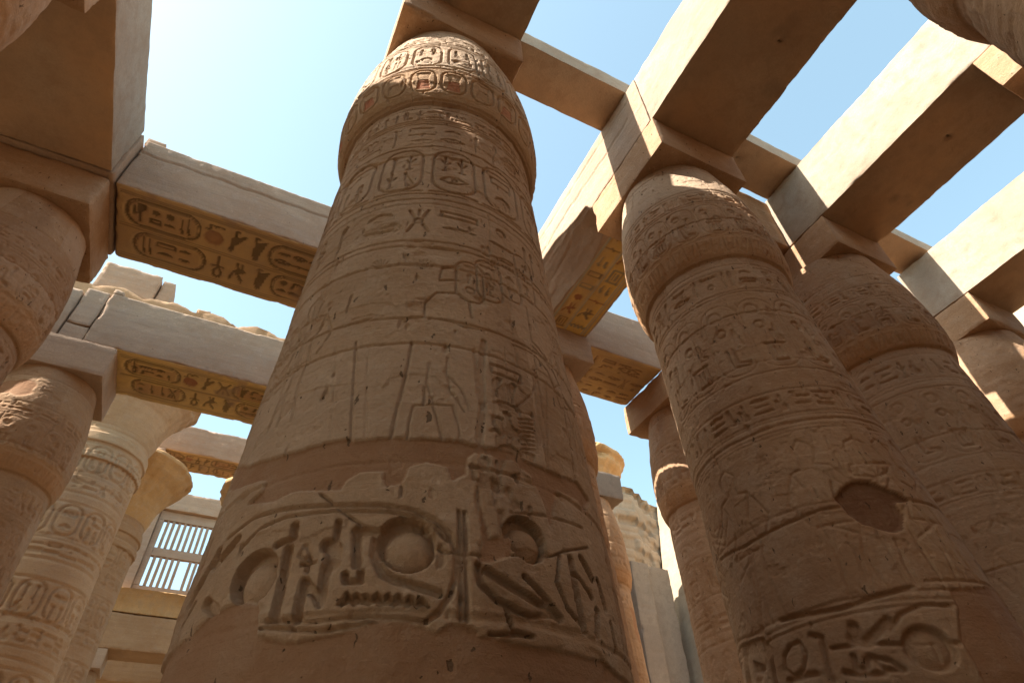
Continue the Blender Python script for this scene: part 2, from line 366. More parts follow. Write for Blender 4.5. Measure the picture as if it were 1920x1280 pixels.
        if patches > 0:
            pn = noise2(UU, ZZ, .38, .5, seed + 31, 5)
            r.B = np.maximum(r.B, (pn > (.62 - patches * 2)).astype(np.float32))
        B = r.blur(r.B, 1)
        st_ = np.clip(noise2(UU, ZZ, 1.6, .35, seed + 41, 4) * 1.6 - .25, 0, 1)      # run-off stains
        va = np.clip(np.abs(drum) * .4, 0, 1); dc = np.where((drum > 0)[..., None], np.array((.50, .35, .24)), np.array((.27, .14, .075)))
        dc = dc * (1 - st_[..., None] * .0) ; fr = T[..., 3] < .02
        T[..., :3] = np.where(fr[..., None], np.where((st_ > va)[..., None], np.array((.24, .135, .08)), dc), T[..., :3]); T[..., 3] = np.where(fr, np.maximum(va, st_ * .68), T[..., 3])
        C = C * (1 - B); H = H * (1 - B * .7) - .022 * B
        T[..., :3] = np.where(B[..., None] > .5, np.array(PLASTER[:3]), T[..., :3]); T[..., 3] = np.maximum(T[..., 3] * (1 - B), B * PLASTER[3])
        s.H = (r.blur(C, 1) if blur else C) + H; s.T = T
    def build(s, label, group, mat=None, ab=None, abz=(11, 12), abmat=None, seed=1):
        root = empty('papyrus_column', (s.cxz(0), s.cy, 0)); tag(root, label, 'column', group)
        off = np.array([s.cxz(0), s.cy, 0])
        nb = 26; back = np.linspace(s.th[-1], s.th[0] + 2 * math.pi, nb + 2)[1:-1]
        TH = np.concatenate([s.th, back]) + s.th0
        tt = np.linspace(0, 1, nb + 2)[1:-1]
        Hb = s.H[:, -1:] * (1 - tt) + s.H[:, :1] * tt
        H = np.concatenate([s.H, Hb], 1); T = np.concatenate([s.T, np.zeros((len(s.Z), nb, 4), np.float32)], 1)
        r = s.Rz[:, None] + H
        cx = s.cx + s.k * (11 - s.Z)
        X = cx[:, None] + r * np.cos(TH); Y = s.cy + r * np.sin(TH); Z = np.repeat(s.Z[:, None], len(TH), 1) + CZ
        isplit = int(np.searchsorted(s.Z, 7.875)); nt_ = len(TH)
        for nm, a, b in (('shaft', 0, isplit + 1), ('capital', isplit, len(s.Z))):
            V = np.stack([X[a:b], Y[a:b], Z[a:b]], -1).reshape(-1, 3) - off; n = b - a
            if nm == 'shaft':              # plain bottom drum down to the ground
                r0 = np.array([[cx[0] + s.s * 1.55 * math.cos(t), s.cy + s.s * 1.55 * math.sin(t), .0] for t in TH]) - off
                V = np.concatenate([r0, V]); n += 1
                Tt = np.concatenate([T[a:a + 1], T[a:b]], 0)
            else: Tt = T[a:b]
            i, j = np.meshgrid(np.arange(n - 1), np.arange(nt_), indexing='ij'); j2 = (j + 1) % nt_
            Q = np.stack([i * nt_ + j, i * nt_ + j2, (i + 1) * nt_ + j2, (i + 1) * nt_ + j], -1).reshape(-1, 4)
            link(nm, mesh_np(nm, V, Q, Tt.reshape(-1, 4)), mat or M_SHAFT, root)
        if ab:
            rough_block('abacus', ab[0], ab[1], ab[2], ab[3], abz[0] - .02, abz[1], abmat or M_PALE, res=.07, amp=.012, chip=.1, parent=root, seed=seed)
        return root

# ------------------------------------------------------------------ rough stone blocks
def rough_block(name, x0, x1, y0, y1, z0, z1, mat, res=.08, amp=.015, chip=.07, parent=None, seed=1, soffit=None, cut=None, loc=None, zfun=None, front=None, shift=None, face_relief=None):
    """box of six gridded faces; shared edges get the same displacement so that they stay closed. z is measured from eye height"""
    Vs, Qs, Ts = [], [], []; base = 0
    lo = np.array([x0, y0, z0], float); hi = np.array([x1, y1, z1], float); dim = hi - lo
    nn = [max(2, int(round(d / res)) + 1) for d in dim]
    ax = [np.linspace(lo[i], hi[i], nn[i]) for i in range(3)]
    for a in range(3):
        b, c = (a + 1) % 3, (a + 2) % 3
        for side in (0, 1):
            B, Cc = np.meshgrid(ax[b], ax[c], indexing='ij')
            P = np.zeros(B.shape + (3,)); P[..., b] = B; P[..., c] = Cc; P[..., a] = hi[a] if side else lo[a]
            P0 = P.copy()
            d = np.minimum(P0 - lo, hi - P0)                 # distance to the faces on each axis
            ds = np.sort(d, -1)                              # 0, second, third
            e = ds[..., 1]                                   # distance to nearest edge
            cn = noise3(P0, 1.9, seed % 7, 5) * .7 + noise3(P0, 7.0, (seed + 3) % 7, 3) * .3
            depth = chip * (.18 + 1.4 * np.clip(cn, 0, 1))
            k = np.clip(1 - e / (depth + 1e-6), 0, 1)
            inward = np.where(P0 - lo < hi - P0, 1.0, -1.0)
            wgt = np.clip(1 - d / (depth[..., None] + 1e-6), 0, 1)
            P = P + inward * wgt * (depth * k * .55)[..., None]
            nrm = np.stack([noise3(P0 + 31 * q, .8, (seed + q) % 7, 4) + .35 * noise3(P0 + 17 * q, 5, (seed + q + 1) % 7, 3) for q in range(3)], -1)
            P = P + nrm * amp
            T = np.zeros(B.shape + (4,))
            if a == 2 and side == 0 and soffit is not None:
                R = Rel(ax[0], ax[1]); soffit(R)             # B=z? axes: b=0 (x), c=1 (y)
                H = R.blur(R.C, 1).T; edge = np.clip(e / .05, 0, 1)
                P[..., 2] -= H * edge; T = np.transpose(R.T, (1, 0, 2)).copy()
            if a == 1 and side == 0 and front is not None:   # b=2 (z), c=0 (x)
                R = Rel(ax[0], ax[2]); front(R)
                H = R.blur(R.C, 1); P[..., 1] -= H * np.clip(e / .03, 0, 1); T = R.T.copy()
            if a == 0 and side == 0 and face_relief is not None:   # b=1 (y), c=2 (z)
                R = Rel(ax[1], ax[2]); face_relief(R)
                H = R.blur(R.C, 1).T; P[..., 0] -= H * np.clip(e / .03, 0, 1); T = np.transpose(R.T, (1, 0, 2)).copy()
            if zfun is not None:
                top = zfun(P0[..., 0], P0[..., 1]); fz = (P0[..., 2] - z0) / (z1 - z0)
                P[..., 2] = P[..., 2] + fz * (top - z1)
            if cut is not None: P, T = cut(P, P0, T)
            if shift is not None: P = shift(P, P0)
            n, m = B.shape
            i, j = np.meshgrid(np.arange(n - 1), np.arange(m - 1), indexing='ij')
            Q = np.stack([i * m + j, (i + 1) * m + j, (i + 1) * m + j + 1, i * m + j + 1], -1).reshape(-1, 4)
            if not side: Q = Q[:, ::-1]
            Vs.append(P.reshape(-1, 3)); Qs.append(Q + base); Ts.append(T.reshape(-1, 4)); base += n * m
    V = np.concatenate(Vs) + np.array([0, 0, CZ]); Q = np.concatenate(Qs); T = np.concatenate(Ts)
    if parent is not None: org = np.array(parent.location)
    else: org = np.array([(x0 + x1) / 2, (y0 + y1) / 2, z0 + CZ])
    me = mesh_np(name, V - org, Q, T)
    return link(name, me, mat, parent, None if parent is not None else tuple(org))

# ================================================================== THE SETTING
g_ = np.linspace(-1, 1, 61); gx = np.sign(g_) * np.abs(g_) ** 3 * 900
GX, GY = np.meshgrid(gx, gx, indexing='ij'); GP = np.stack([GX, GY, GX * 0], -1)
GZ = .06 * noise3(GP, .3, 2, 3) - .12
i, j = np.meshgrid(np.arange(60), np.arange(60), indexing='ij')
Q = np.stack([i * 61 + j, (i + 1) * 61 + j, (i + 1) * 61 + j + 1, i * 61 + j + 1], -1).reshape(-1, 4)
tag(link('ground', mesh_np('ground', np.stack([GX, GY, GZ], -1).reshape(-1, 3), Q), M_SAND), kind='structure')

GB = 'closed bud columns carved with hieroglyphs'
# ---------------------------------------------------------------- main column, carved after the photograph
def main_column():
    c = Column(1.34, 4.85, .02, 1.035, .009, zlo=.55, half=97); r = c.rel; P = c.P; rnd = random.Random(4)
    def st(pts, w=.035, d=.022, tint=None): r.stroke(P(*pts), w * (.7 if w > .045 else .7), d, soft=.010, tint=tint)
    def z1(x, y): return [(p, q) for p, q in P(*[(x, y)] * 2)]
    Zs = lambda x, y: c.px(x, y)[1]
    h2 = lambda pts: [(300 + a / 2, 640 + b / 2) for a, b in pts]        # reading scale of the lower half
    u2 = lambda pts: [(560 + a / 2, b / 2) for a, b in pts]              # reading scale of the upper half
    # --- giant cartouche band
    for x, y, rad in ((767, 1026, .142), (992, 1018, .125), (474, 1090, .14)):
        u, z = c.px(x, y); r.disc(u, z, rad, .0); q = []
        uu, vv = c.UU, c.ZZ; dd = np.hypot(uu - u, vv - z)
        d2 = np.hypot(uu - u + .02, vv - z - .045); dome = np.sqrt(np.clip(1 - (dd / rad) ** 2, 0, 1))
        cut_ = np.maximum(sstep(rad * 1.16, rad * 1.10, d2), sstep(rad * 1.04, rad * 1.0, dd))
        r.C = np.minimum(r.C, (-.085 * cut_ * (1 - .8 * dome ** 1.3)).astype(np.float32))
    r.poly(P(*h2([(660, 988), (700, 934), (715, 952), (735, 934), (752, 955), (772, 936), (790, 957), (812, 938), (832, 958), (856, 940), (872, 960), (896, 944), (915, 964), (936, 950), (960, 968), (985, 955), (1012, 998), (985, 988), (965, 998), (945, 986), (925, 996), (905, 984), (880, 994), (855, 982), (830, 992), (805, 980), (780, 990), (755, 978), (730, 990), (705, 978), (685, 992)])), .055, 0)
    D = .045
    for pts, w_ in (([(812, 735), (805, 800), (830, 865), (880, 893), (960, 915), (1048, 943)], .07), ([(735, 835), (735, 705), (835, 712)], .07), ([(693, 868), (695, 900), (750, 898), (752, 862)], .05),
                    ([(482, 775), (430, 1033)], .075), ([(540, 895), (512, 1028)], .07), ([(540, 895), (590, 965), (598, 985)], .06), ([(622, 840), (598, 975)], .08), ([(625, 760), (650, 775), (640, 830)], .12),
                    ([(440, 760), (500, 735), (505, 690)], .07), ([(668, 675), (655, 745)], .05), ([(560, 810), (548, 860)], .03), ([(530, 833), (575, 825)], .03),
                    ([(285, 745), (205, 835)], .11), ([(215, 790), (110, 975)], .11), ([(165, 980), (200, 1010)], .10), ([(120, 985), (80, 1060)], .05),
                    ([(1195, 835), (1205, 905), (1270, 968), (1345, 1010)], .06), ([(1230, 858), (1330, 925), (1500, 1035)], .08), ([(1370, 880), (1440, 950), (1500, 1030)], .05), ([(1240, 935), (1300, 990), (1390, 1030), (1470, 1025)], .04),
                    ([(1300, 1000), (1325, 1085), (1390, 1105)], .035), ([(1240, 1095), (1400, 1105)], .03),
                    ([(1540, 815), (1555, 900), (1590, 1075)], .07), ([(1560, 870), (1620, 960)], .045), ([(1580, 815), (1618, 890)], .08), ([(1640, 900), (1668, 1000)], .07), ([(1640, 1010), (1640, 1100)], .07), ([(1690, 1060), (1712, 1160)], .06),
                    ([(1500, 800), (1490, 900), (1530, 1000), (1600, 1090)], .035), ([(1720, 870), (1750, 1000)], .05)):
        st(h2(pts), w_, D)
    for pts, w_, d in (([(250, 740), (350, 662), (450, 632), (560, 618), (700, 612), (830, 613), (940, 628), (1030, 665), (1085, 720), (1112, 790), (1110, 880), (1090, 950), (1045, 1015), (1000, 1045)], .04, .03),
                       ([(300, 775), (380, 700), (470, 660), (600, 640), (720, 634), (860, 638), (960, 655), (1040, 700), (1078, 745)], .03, .025),
                       ([(1122, 635), (1132, 1040)], .035, .03), ([(1143, 640), (1155, 1045)], .035, .03), ([(1320, 640), (1450, 655), (1580, 700)], .03, .02),
                       ([(400, 1048), (560, 1050), (760, 1030), (1000, 1045)], .035, .03), ([(375, 1075), (600, 1085), (850, 1045)], .03, .03),
                       ([(540, 760), (520, 800), (540, 815), (560, 795), (545, 760)], .022, .018)):
        st(h2(pts), w_, d)
    st(h2([(600, 570), (650, 610), (700, 650), (760, 690), (860, 715), (900, 720), (960, 735), (1030, 760), (1080, 790), (1150, 795), (1230, 805), (1330, 800), (1470, 805), (1520, 785), (1600, 775)]), .016, .035)
    # --- repair plaster: foot of the column and the band above the cartouche
    foot = [(200, 1260), (308, 1238), (330, 1205), (365, 1180), (400, 1142), (430, 1128), (455, 1122), (483, 1126), (478, 1196), (520, 1198), (580, 1192), (640, 1180), (700, 1162), (760, 1160), (800, 1172), (815, 1180), (850, 1164), (880, 1172), (905, 1198), (960, 1208), (1010, 1212), (1080, 1225), (1130, 1240), (1150, 1262)]
    pf = P(*foot[1:]); pf = [(c.umin, pf[0][1])] + pf + [(c.umax, pf[-1][1]), (c.umax, 0), (c.umin, 0)]
    r.poly(pf, field='B', rag=.05)
    band = h2([(270, 480), (330, 462), (400, 440), (470, 420), (540, 398), (640, 370), (720, 352), (722, 368), (800, 366), (900, 364), (1000, 366), (1090, 372), (1180, 392), (1200, 378), (1225, 402), (1300, 412), (1350, 435), (1400, 462), (1460, 482), (1500, 500), (1560, 520), (1610, 600),
               (1590, 640), (1560, 590), (1500, 560), (1480, 640), (1470, 700), (1455, 640), (1400, 505), (1335, 452), (1280, 445), (1240, 425), (1180, 420), (1155, 435), (1150, 498), (1095, 525), (1080, 475), (1000, 455), (935, 470), (905, 530), (845, 542), (835, 478), (745, 482), (695, 512), (672, 555), (600, 552), (500, 562), (420, 600), (330, 612), (380, 560), (390, 520), (300, 545), (250, 560)])
    r.poly(P(*band), field='B', rag=.03)
    r.poly(P(*h2([(1190, 560), (1240, 740), (1320, 720), (1330, 800), (1240, 830), (1200, 820), (1215, 780)])), field='B', rag=.02)
    # --- the standing king and columns of signs
    for pts, w_, d in (([(945, 0), (930, 90), (905, 190), (885, 270), (865, 358)], .04, .03), ([(735, 0), (728, 120), (715, 360)], .035, .025), ([(780, 20), (770, 360)], .02, .012), ([(660, 20), (650, 200), (640, 360)], .02, .012),
                       ([(950, 240), (1020, 236), (1100, 240)], .03, .022), ([(950, 240), (935, 300), (928, 362)], .03, .025), ([(1025, 245), (1045, 310), (1062, 375)], .03, .025), ([(1100, 245), (1118, 310), (1128, 378)], .03, .022),
                       ([(1010, 80), (1000, 150), (1030, 240)], .025, .02), ([(1080, 60), (1075, 110), (1090, 180), (1140, 260)], .03, .022), ([(1065, 110), (1130, 180), (1160, 250)], .025, .02),
                       ([(1215, 0), (1205, 120), (1212, 250), (1198, 372)], .09, .03), ([(1180, 30), (1195, 200)], .05, .02),
                       ([(1290, 20), (1300, 130), (1310, 250), (1300, 400)], .02, .015), ([(1235, 40), (1250, 200), (1262, 390)], .02, .012),
                       ([(1410, 90), (1412, 150), (1395, 200), (1345, 240)], .03, .025), ([(1330, 130), (1350, 180), (1380, 205)], .03, .02), ([(1450, 150), (1450, 320), (1455, 470)], .025, .02),
                       ([(1320, 10), (1400, 50), (1450, 110), (1480, 180)], .03, .025), ([(1480, 20), (1460, 60), (1470, 110), (1500, 180)], .04, .03), ([(1510, 200), (1540, 420), (1570, 600)], .03, .03), ([(1560, 240), (1590, 420), (1610, 560)], .03, .02),
                       ([(1345, 265), (1400, 275), (1415, 420), (1370, 400), (1345, 265)], .02, .018)):
        st(h2(pts), w_ * .8, d * .6)
    for q in range(8): st(h2([(1345 + q * 2, 290 + q * 16), (1395 + q * 2, 296 + q * 16)]), .022, .018)
    for q in range(9): st(h2([(1355 + q * 6, 405 + q * 3), (1356 + q * 6, 425 + q * 3)]), .02, .018)
    for k_, (a, b) in enumerate(((1232, 60), (1228, 120), (1235, 180), (1232, 240), (1240, 290), (1238, 340))):
        p = c.px(300 + a / 2, 640 + b / 2); r.glyph(('pool', 'reeds', 'mouth', 'seat', 'water', 'bread')[k_], p[0], p[1] - .22, .3, .22, .025, .022)
    for x in (1160, 1185, 1215):
        for q in range(3):
            p = c.px(300 + x / 2, 640 + 440 + q * 0 + (q * 26 + 420 - 640) / 2 * 0 + (q * 30 - 190)); 
    for (a, b, g) in ((1195, 470, 'was'), (1215, 500, 'seat'), (1380, 500, 'disc'), (1360, 530, 'mouth'), (1270, 500, 'reed')):
        p = c.px(300 + a / 2, 640 + b / 2); r.glyph(g, p[0] - .1, p[1] - .1, .24, .26, .028, .02)
    for (u, fl) in ((-1.75, 0), (-1.2, 1), (1.45, 1), (2.0, 0)): r.person(u, 2.75, 1.5, fl, .022, .012)
    # --- upper registers (seen from the zoomed reading at 2x)
    zr = [Zs(*u2([(520, y)])[0]) for y in (1195, 925, 905, 750, 730, 548, 465, 450, 388, 372)]
    r.lines(zr, .028, .016)
    zl = [Zs(*u2([(520, y)])[0]) for y in (1190, 960)]
    # band of fans, curves and short columns
    for (a, b) in ((310, 1010), (470, 1010)):
        for q in range(7):
            an = math.radians(200 + q * 22); st(u2([(a, b), (a + 38 * math.cos(an), b - 38 * math.sin(an) * -1)]), .014, .012)
    st(u2([(470, 1195), (475, 1130), (520, 1095), (600, 1100), (640, 1130), (650, 1190)]), .03, .02)
    st(u2([(400, 1200), (420, 1185), (560, 1200), (620, 1225), (700, 1240)]), .03, .022); st(u2([(180, 1215), (270, 1188)]), .03, .02)
    for a in (645, 720, 800, 860):
        p0 = c.px(560 + a / 2, 1130 / 2); p1 = c.px(560 + a / 2, 1000 / 2)
        r.ring(p0[0] - .13, p0[1], p0[0] + .13, p1[1] + .05, .022, .018)
        for q in range(3): r.glyph(rnd.choice(FLAT + TALL), p0[0] - .08, p0[1] + .08 + q * .17, .16, .15, .018, .016)
    st(u2([(530, 1040), (540, 1000), (600, 1000)]), .03, .02); st(u2([(530, 1050), (600, 1050)]), .03, .02)
    # sign row under the cartouches
    zt = Zs(*u2([(520, 775)])[0]); zb = Zs(*u2([(520, 890)])[0]); r.text(-2.1, 2.15, zb + .05, zt - .02, rnd, .034, .024)
    # upright cartouches
    za = Zs(*u2([(540, 722)])[0]); zc = Zs(*u2([(540, 565)])[0])
    r.cartouches(-2.05, 2.2, za, zc, rnd, .64, .034, .025)
    zb = Zs(*u2([(540, 545)])[0]); zt = Zs(*u2([(540, 470)])[0]); r.text(-2.1, 2.2, zb + .04, zt - .03, rnd, .026, .018)
    # below the bud: sheath signs
    r.text(-2.1, 2.2, 7.45, 7.7, rnd, .03, .022); r.lines([7.36, 7.76], .02, .015)
    # --- capital: painted squares on the lip, cartouche frieze, worn top
    u = -2.2
    while u < 2.25:
        r.ring(u, 8.04, u + .34, 8.52, .03, .022, tint=None); 
        r.poly([(u + .07, 8.09), (u + .27, 8.09), (u + .24, 8.28), (u + .1, 8.28)], .012, tint=(.46, .13, .055, .8 * rnd.uniform(.3, 1)))
        r.poly([(u + .1, 8.3), (u + .24, 8.3), (u + .27, 8.46), (u + .07, 8.46)], .012, tint=(.40, .30, .16, .4))
        u += .42
    r.lines([8.57, 8.61, 9.62, 9.68, 9.98, 10.3], .022, .016)
    r.cartouches(-2.1, 2.1, 8.68, 9.57, rnd, .52, .036, .03)
    r.text(-2.1, 2.1, 9.72, 9.95, rnd, .03, .025); r.text(-2.1, 2.1, 10.02, 10.27, rnd, .03, .022)
    c.finish(3, 1.0, True, patches=-.2, blur=False)
    pal = sstep(8.5, 8.7, c.ZZ) * .7 * np.clip(.85 + .5 * noise2(c.UU, c.ZZ, 1.2, 1.2, 8, 4), .3, 1)      # pale bud stone, tint also lifts its sunlit brightness
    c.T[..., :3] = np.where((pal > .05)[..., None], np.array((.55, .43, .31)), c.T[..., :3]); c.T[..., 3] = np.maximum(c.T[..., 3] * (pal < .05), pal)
    # golden hue of the stone in the lip zone
    m_ = sstep(7.88, 7.98, c.ZZ) * sstep(8.65, 8.5, c.ZZ) * .55
    bare = c.T[..., 3] < .51; bare &= m_ > .05; c.T[..., :3] = np.where(bare[..., None], np.array((.44, .27, .14)), c.T[..., :3]); c.T[..., 3] = np.where(bare, np.maximum(m_, 0), c.T[..., 3])
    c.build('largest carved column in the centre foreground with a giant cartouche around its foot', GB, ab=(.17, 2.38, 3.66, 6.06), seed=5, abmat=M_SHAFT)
main_column()

def generic(cx, cy, k, s, res, seed, label, ab, half=90, deep=1.0, custom=None, mat=None, patches=.08, zlo=.5, pol=False, abmat=None, gilt=.5, person_d=.014):
    c = Column(cx, cy, k, s, res, zlo=zlo, half=half); r = c.rel; rnd = random.Random(seed); lw = max(.032, res * 1.7)
    a, b = c.umin * .97, c.umax * .97; d = .024 * deep
    # capital registers
    r.lines([8.27, 8.31, 9.22, 9.28, 9.62], .024, .014 * deep)
    u = a
    while u < b:                           # lip of small upright panels
        r.stroke([(u, 7.98), (u, 8.24)], .026, .02 * deep); r.stroke([(u + .11, 8.0), (u + .16, 8.2)], .02, .016 * deep)
        u += .23
    u = a
    while u < b:                           # seated gods and name signs under arches
        r.ring(u, 8.34, u + .46, 9.16, lw * .7, .015 * deep)
        g = rnd.choice(('house', 'stool')) if int((u - a) / .5) % 2 else 'leg'
        r.glyph(g, u + .08, 8.38, .3, .28, lw, d * 1.25); r.glyph('disc', u + .04, 8.84, .22, .22, lw, d * 1.2); r.glyph(rnd.choice(('reed', 'feather', 'bread')), u + .22, 8.6, .18, .3, lw, d); r.glyph('disc', u + .1, 8.6, .16, .16, lw, d)
        u += .5
    r.text(a, b, 9.32, 9.58, rnd, lw, d)
    # shaft registers
    r.text(a, b, 7.2, 7.6, rnd, lw * 1.1, d * 1.3); r.lines([7.7, 7.1, 7.04], .024, .016)
    u = a
    while u < b:
        r.disc(u + .2, 6.66, .12, .018 * deep); r.ring(u - .02, 5.5, u + .56, 6.86, lw * .7, .012 * deep)
        g = ('stool', 'leg')[int((u - a) / .62) % 2]
        r.glyph(g, u + .1, 5.58, .38, .4, lw, d * 1.2); r.glyph('disc', u + .08, 6.2, .26, .26, lw, d * 1.3); r.glyph(rnd.choice(TALL), u + .3, 5.98, .2, .36, lw, d); u += .62
    r.lines([5.44, 5.1], .024, .016); r.text(a, b, 4.76, 5.06, rnd, lw, d * 1.1); r.lines([4.7, 4.66], .024, .016)
    r.lines([4.55, 4.5, 4.45], .02, .01)
    u = a + .3; f = 0
    while u < b - .3:
        r.person(u, 2.35, 1.95, f % 2, lw * .85, person_d * deep); r.text(u + .42, u + .85, 3.7, 4.25, rnd, lw * .7, .013 * deep); u += 1.05; f += 1
    r.lines([2.28, 2.22], .024, .016)
    if custom: custom(c)
    else: r.cartouches(a, b, 1.2, 2.1, rnd, 1.0, lw * 1.4, d * 1.5)
    c.finish(seed, 1.0, True, patches=patches)
    if hasattr(c, 'dk'):
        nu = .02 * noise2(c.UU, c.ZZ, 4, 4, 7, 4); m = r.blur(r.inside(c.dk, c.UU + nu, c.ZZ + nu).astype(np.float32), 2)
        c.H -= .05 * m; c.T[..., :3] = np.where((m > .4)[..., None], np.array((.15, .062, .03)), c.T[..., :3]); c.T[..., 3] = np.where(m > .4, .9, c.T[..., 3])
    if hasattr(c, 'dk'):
        pal = sstep(9.4, 9.7, c.ZZ) * .6 * np.clip(.85 + .5 * noise2(c.UU, c.ZZ, 1.2, 1.2, 8, 4), .3, 1)  # paler upper bud, sunlit brightness partly put into the colour
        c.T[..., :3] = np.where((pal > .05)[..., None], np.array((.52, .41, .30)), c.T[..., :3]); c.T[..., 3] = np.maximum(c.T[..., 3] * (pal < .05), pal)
    if gilt:
        m_ = sstep(7.85, 7.95, c.ZZ) * sstep(8.5, 8.25, c.ZZ) * gilt
        bare = c.T[..., 3] < .51; bare &= m_ > .05; c.T[..., :3] = np.where(bare[..., None], np.array((.43, .215, .085)), c.T[..., :3]); c.T[..., 3] = np.where(bare, np.maximum(m_, 0), c.T[..., 3])
    return c.build(label, GB, mat=mat, ab=ab, seed=seed, abmat=abmat or (M_SHAFT if mat is None else M_PALE))

def right_custom(c):
    r = c.rel; P = c.P; h = lambda pts: [(1280 + a / 2, 640 + b / 2) for a, b in pts]
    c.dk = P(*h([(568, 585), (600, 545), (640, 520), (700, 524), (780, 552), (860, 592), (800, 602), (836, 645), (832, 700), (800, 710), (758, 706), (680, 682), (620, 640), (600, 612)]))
    r.poly(P(*h([(568, 585), (600, 545), (640, 520), (700, 524), (780, 552), (860, 592), (800, 602), (836, 645), (832, 700), (800, 710), (758, 706), (680, 682), (620, 640), (600, 612)])), field='B', rag=.015)
    r.poly(P(*h([(560, 590), (640, 515), (780, 545), (870, 590), (845, 700), (760, 715), (600, 640)])), .0, 0)
    big = P(*h([(1000, 925), (1190, 940), (1300, 1050), (1320, 1300), (1150, 1300), (1090, 1190), (1040, 1110), (1035, 1000)]))
    r.poly(big, field='B', rag=.03)
    D = .05
    for pts, w_ in (([(400, 1140), (380, 1180), (385, 1230), (420, 1258), (455, 1230), (462, 1170), (435, 1125), (400, 1140)], .03), ([(330, 1170), (350, 1290)], .05), ([(640, 1070), (650, 1125), (690, 1130)], .10), ([(770, 1045), (720, 1100), (690, 1130)], .08),
                    ([(480, 1100), (520, 1110), (540, 1200), (560, 1270)], .05), ([(560, 1150), (640, 1140), (690, 1135), (860, 1135), (1040, 1130)], .035), ([(640, 1180), (655, 1225), (690, 1225), (690, 1190)], .05), ([(700, 1180), (760, 1230), (832, 1232), (780, 1195), (700, 1180)], .04),
                    ([(610, 1240), (660, 1250), (760, 1245)], .05), ([(400, 1270), (500, 1245)], .05), ([(1000, 990), (900, 985), (820, 1020), (780, 1080)], .035), ([(370, 1045), (480, 1020), (600, 1000), (700, 965), (860, 920)], .04)):
        r.stroke(P(*h(pts)), w_, D)
    u, z = c.px(*h([(928, 1148)])[0]); dd = np.hypot(c.UU - u, c.ZZ - z)
    r.C = np.minimum(r.C, (-.075 * sstep(.215, .195, dd) * (1 - .7 * np.clip(1 - dd / .17, 0, 1) ** .55)).astype(np.float32))
    for pts in ([(610, 375), (640, 360), (680, 380)], [(630, 460), (640, 500), (720, 505), (770, 490), (780, 460), (700, 455), (630, 460)], [(780, 460), (820, 520), (880, 560), (870, 490), (830, 450)], [(840, 590), (900, 640), (960, 720), (1050, 850)], [(800, 740), (840, 840), (880, 910)], [(200, 1130), (300, 1090), (290, 960), (240, 780)], [(330, 1050), (280, 900), (250, 780)], [(910, 900), (1180, 935)]):
        r.stroke(P(*h(pts)), .03, .022)
    r.stroke(P(*h([(140, 820), (230, 770), (330, 710), (430, 665), (520, 630), (590, 620)])), .03, .035); r.stroke(P(*h([(830, 597), (900, 605), (1000, 640)])), .02, .03)
    r.poly(P(*h([(215, 1130), (300, 1110), (330, 1150), (300, 1280), (245, 1290)])), field='C', d=.05, round_=0, rag=.06)
    r.poly(P(*h([(250, 1200), (290, 1215), (300, 1250), (260, 1240)])), .12, 0)
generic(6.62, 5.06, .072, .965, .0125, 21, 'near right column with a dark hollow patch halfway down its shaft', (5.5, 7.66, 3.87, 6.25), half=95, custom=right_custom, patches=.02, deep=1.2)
generic(11.5, 5.3, .03, .975, .018, 22, 'second column on the right, behind the one with the dark hollow patch', (10.6, 12.56, 4.16, 6.4), patches=.04, deep=1.5)
generic(17.2, 5.45, .02, .98, .05, 23, 'farthest column at the right edge under a broken abacus corner', (16.14, 18.1, 4.3, 6.5))
generic(-5.5, 11.2, -.01, .94, .018, 24, 'column at the left edge below the largest dark roof slab', (-6.6, -4.39, 10.02, 12.42), deep=1.6, patches=.06)
generic(-5.29, 16.9, 0, .95, .022, 25, 'left column whose abacus carries the painted yellow beam', (-6.4, -4.11, 15.79, 18.05), mat=M_NAVE, deep=1.3)
generic(6.64, 11.2, .027, .865, .03, 26, 'column half hidden behind the right side of the largest column', (5.5, 7.72, 10.0, 12.3), mat=M_SHAFT, deep=1.1)
generic(11.52, 11.2, .055, .895, .026, 27, 'slim column seen between the largest column and the near right column', (10.42, 12.62, 10.33, 12.43), deep=1.2, patches=.03)
generic(11.47, 16.9, .017, .89, .03, 28, 'distant sunlit golden column with a grey abacus, right of the largest column', (10.4, 12.56, 15.85, 18.0), mat=M_NAVE, abmat=M_GREY)
generic(6.65, -1.35, 0, .97, .035, 29, 'column overhead in the upper right corner, only its capital lip showing', (5.6, 7.7, -2.5, -.2))
generic(-5.5, 4.9, 0, .90, .035, 30, 'column overhead in the upper left corner, only its carved bud showing', (-6.55, -4.45, 3.75, 6.05))
generic(11.5, -.95, 0, .95, .06, 31, 'column overhead at the right edge with a brightly lit abacus side', (10.6, 12.6, -2.15, .27))
for (x, y, sd_, lb) in ((1.35, 11.4, 32, 'column hidden behind the largest column in the second row'), (1.35, 17.1, 33, 'column hidden behind the largest column in the third row'), (6.6, 16.9, 34, 'column of the third row behind the half hidden column')):
    generic(x, y, 0, .85, .09, sd_, lb, (x - 1.05, x + 1.05, y - 1.15, y + 1.15))
generic(-5.2, 43.6, 0, .95, .08, 35, 'far column below the window wall, seen past the left columns', (-6.4, -4.0, 42.42, 44.7), mat=M_NAVE)
generic(1.35, 43.6, 0, .95, .09, 36, 'far column below the window wall, hidden by the largest column', (.2, 2.5, 42.42, 44.7), mat=M_NAVE)

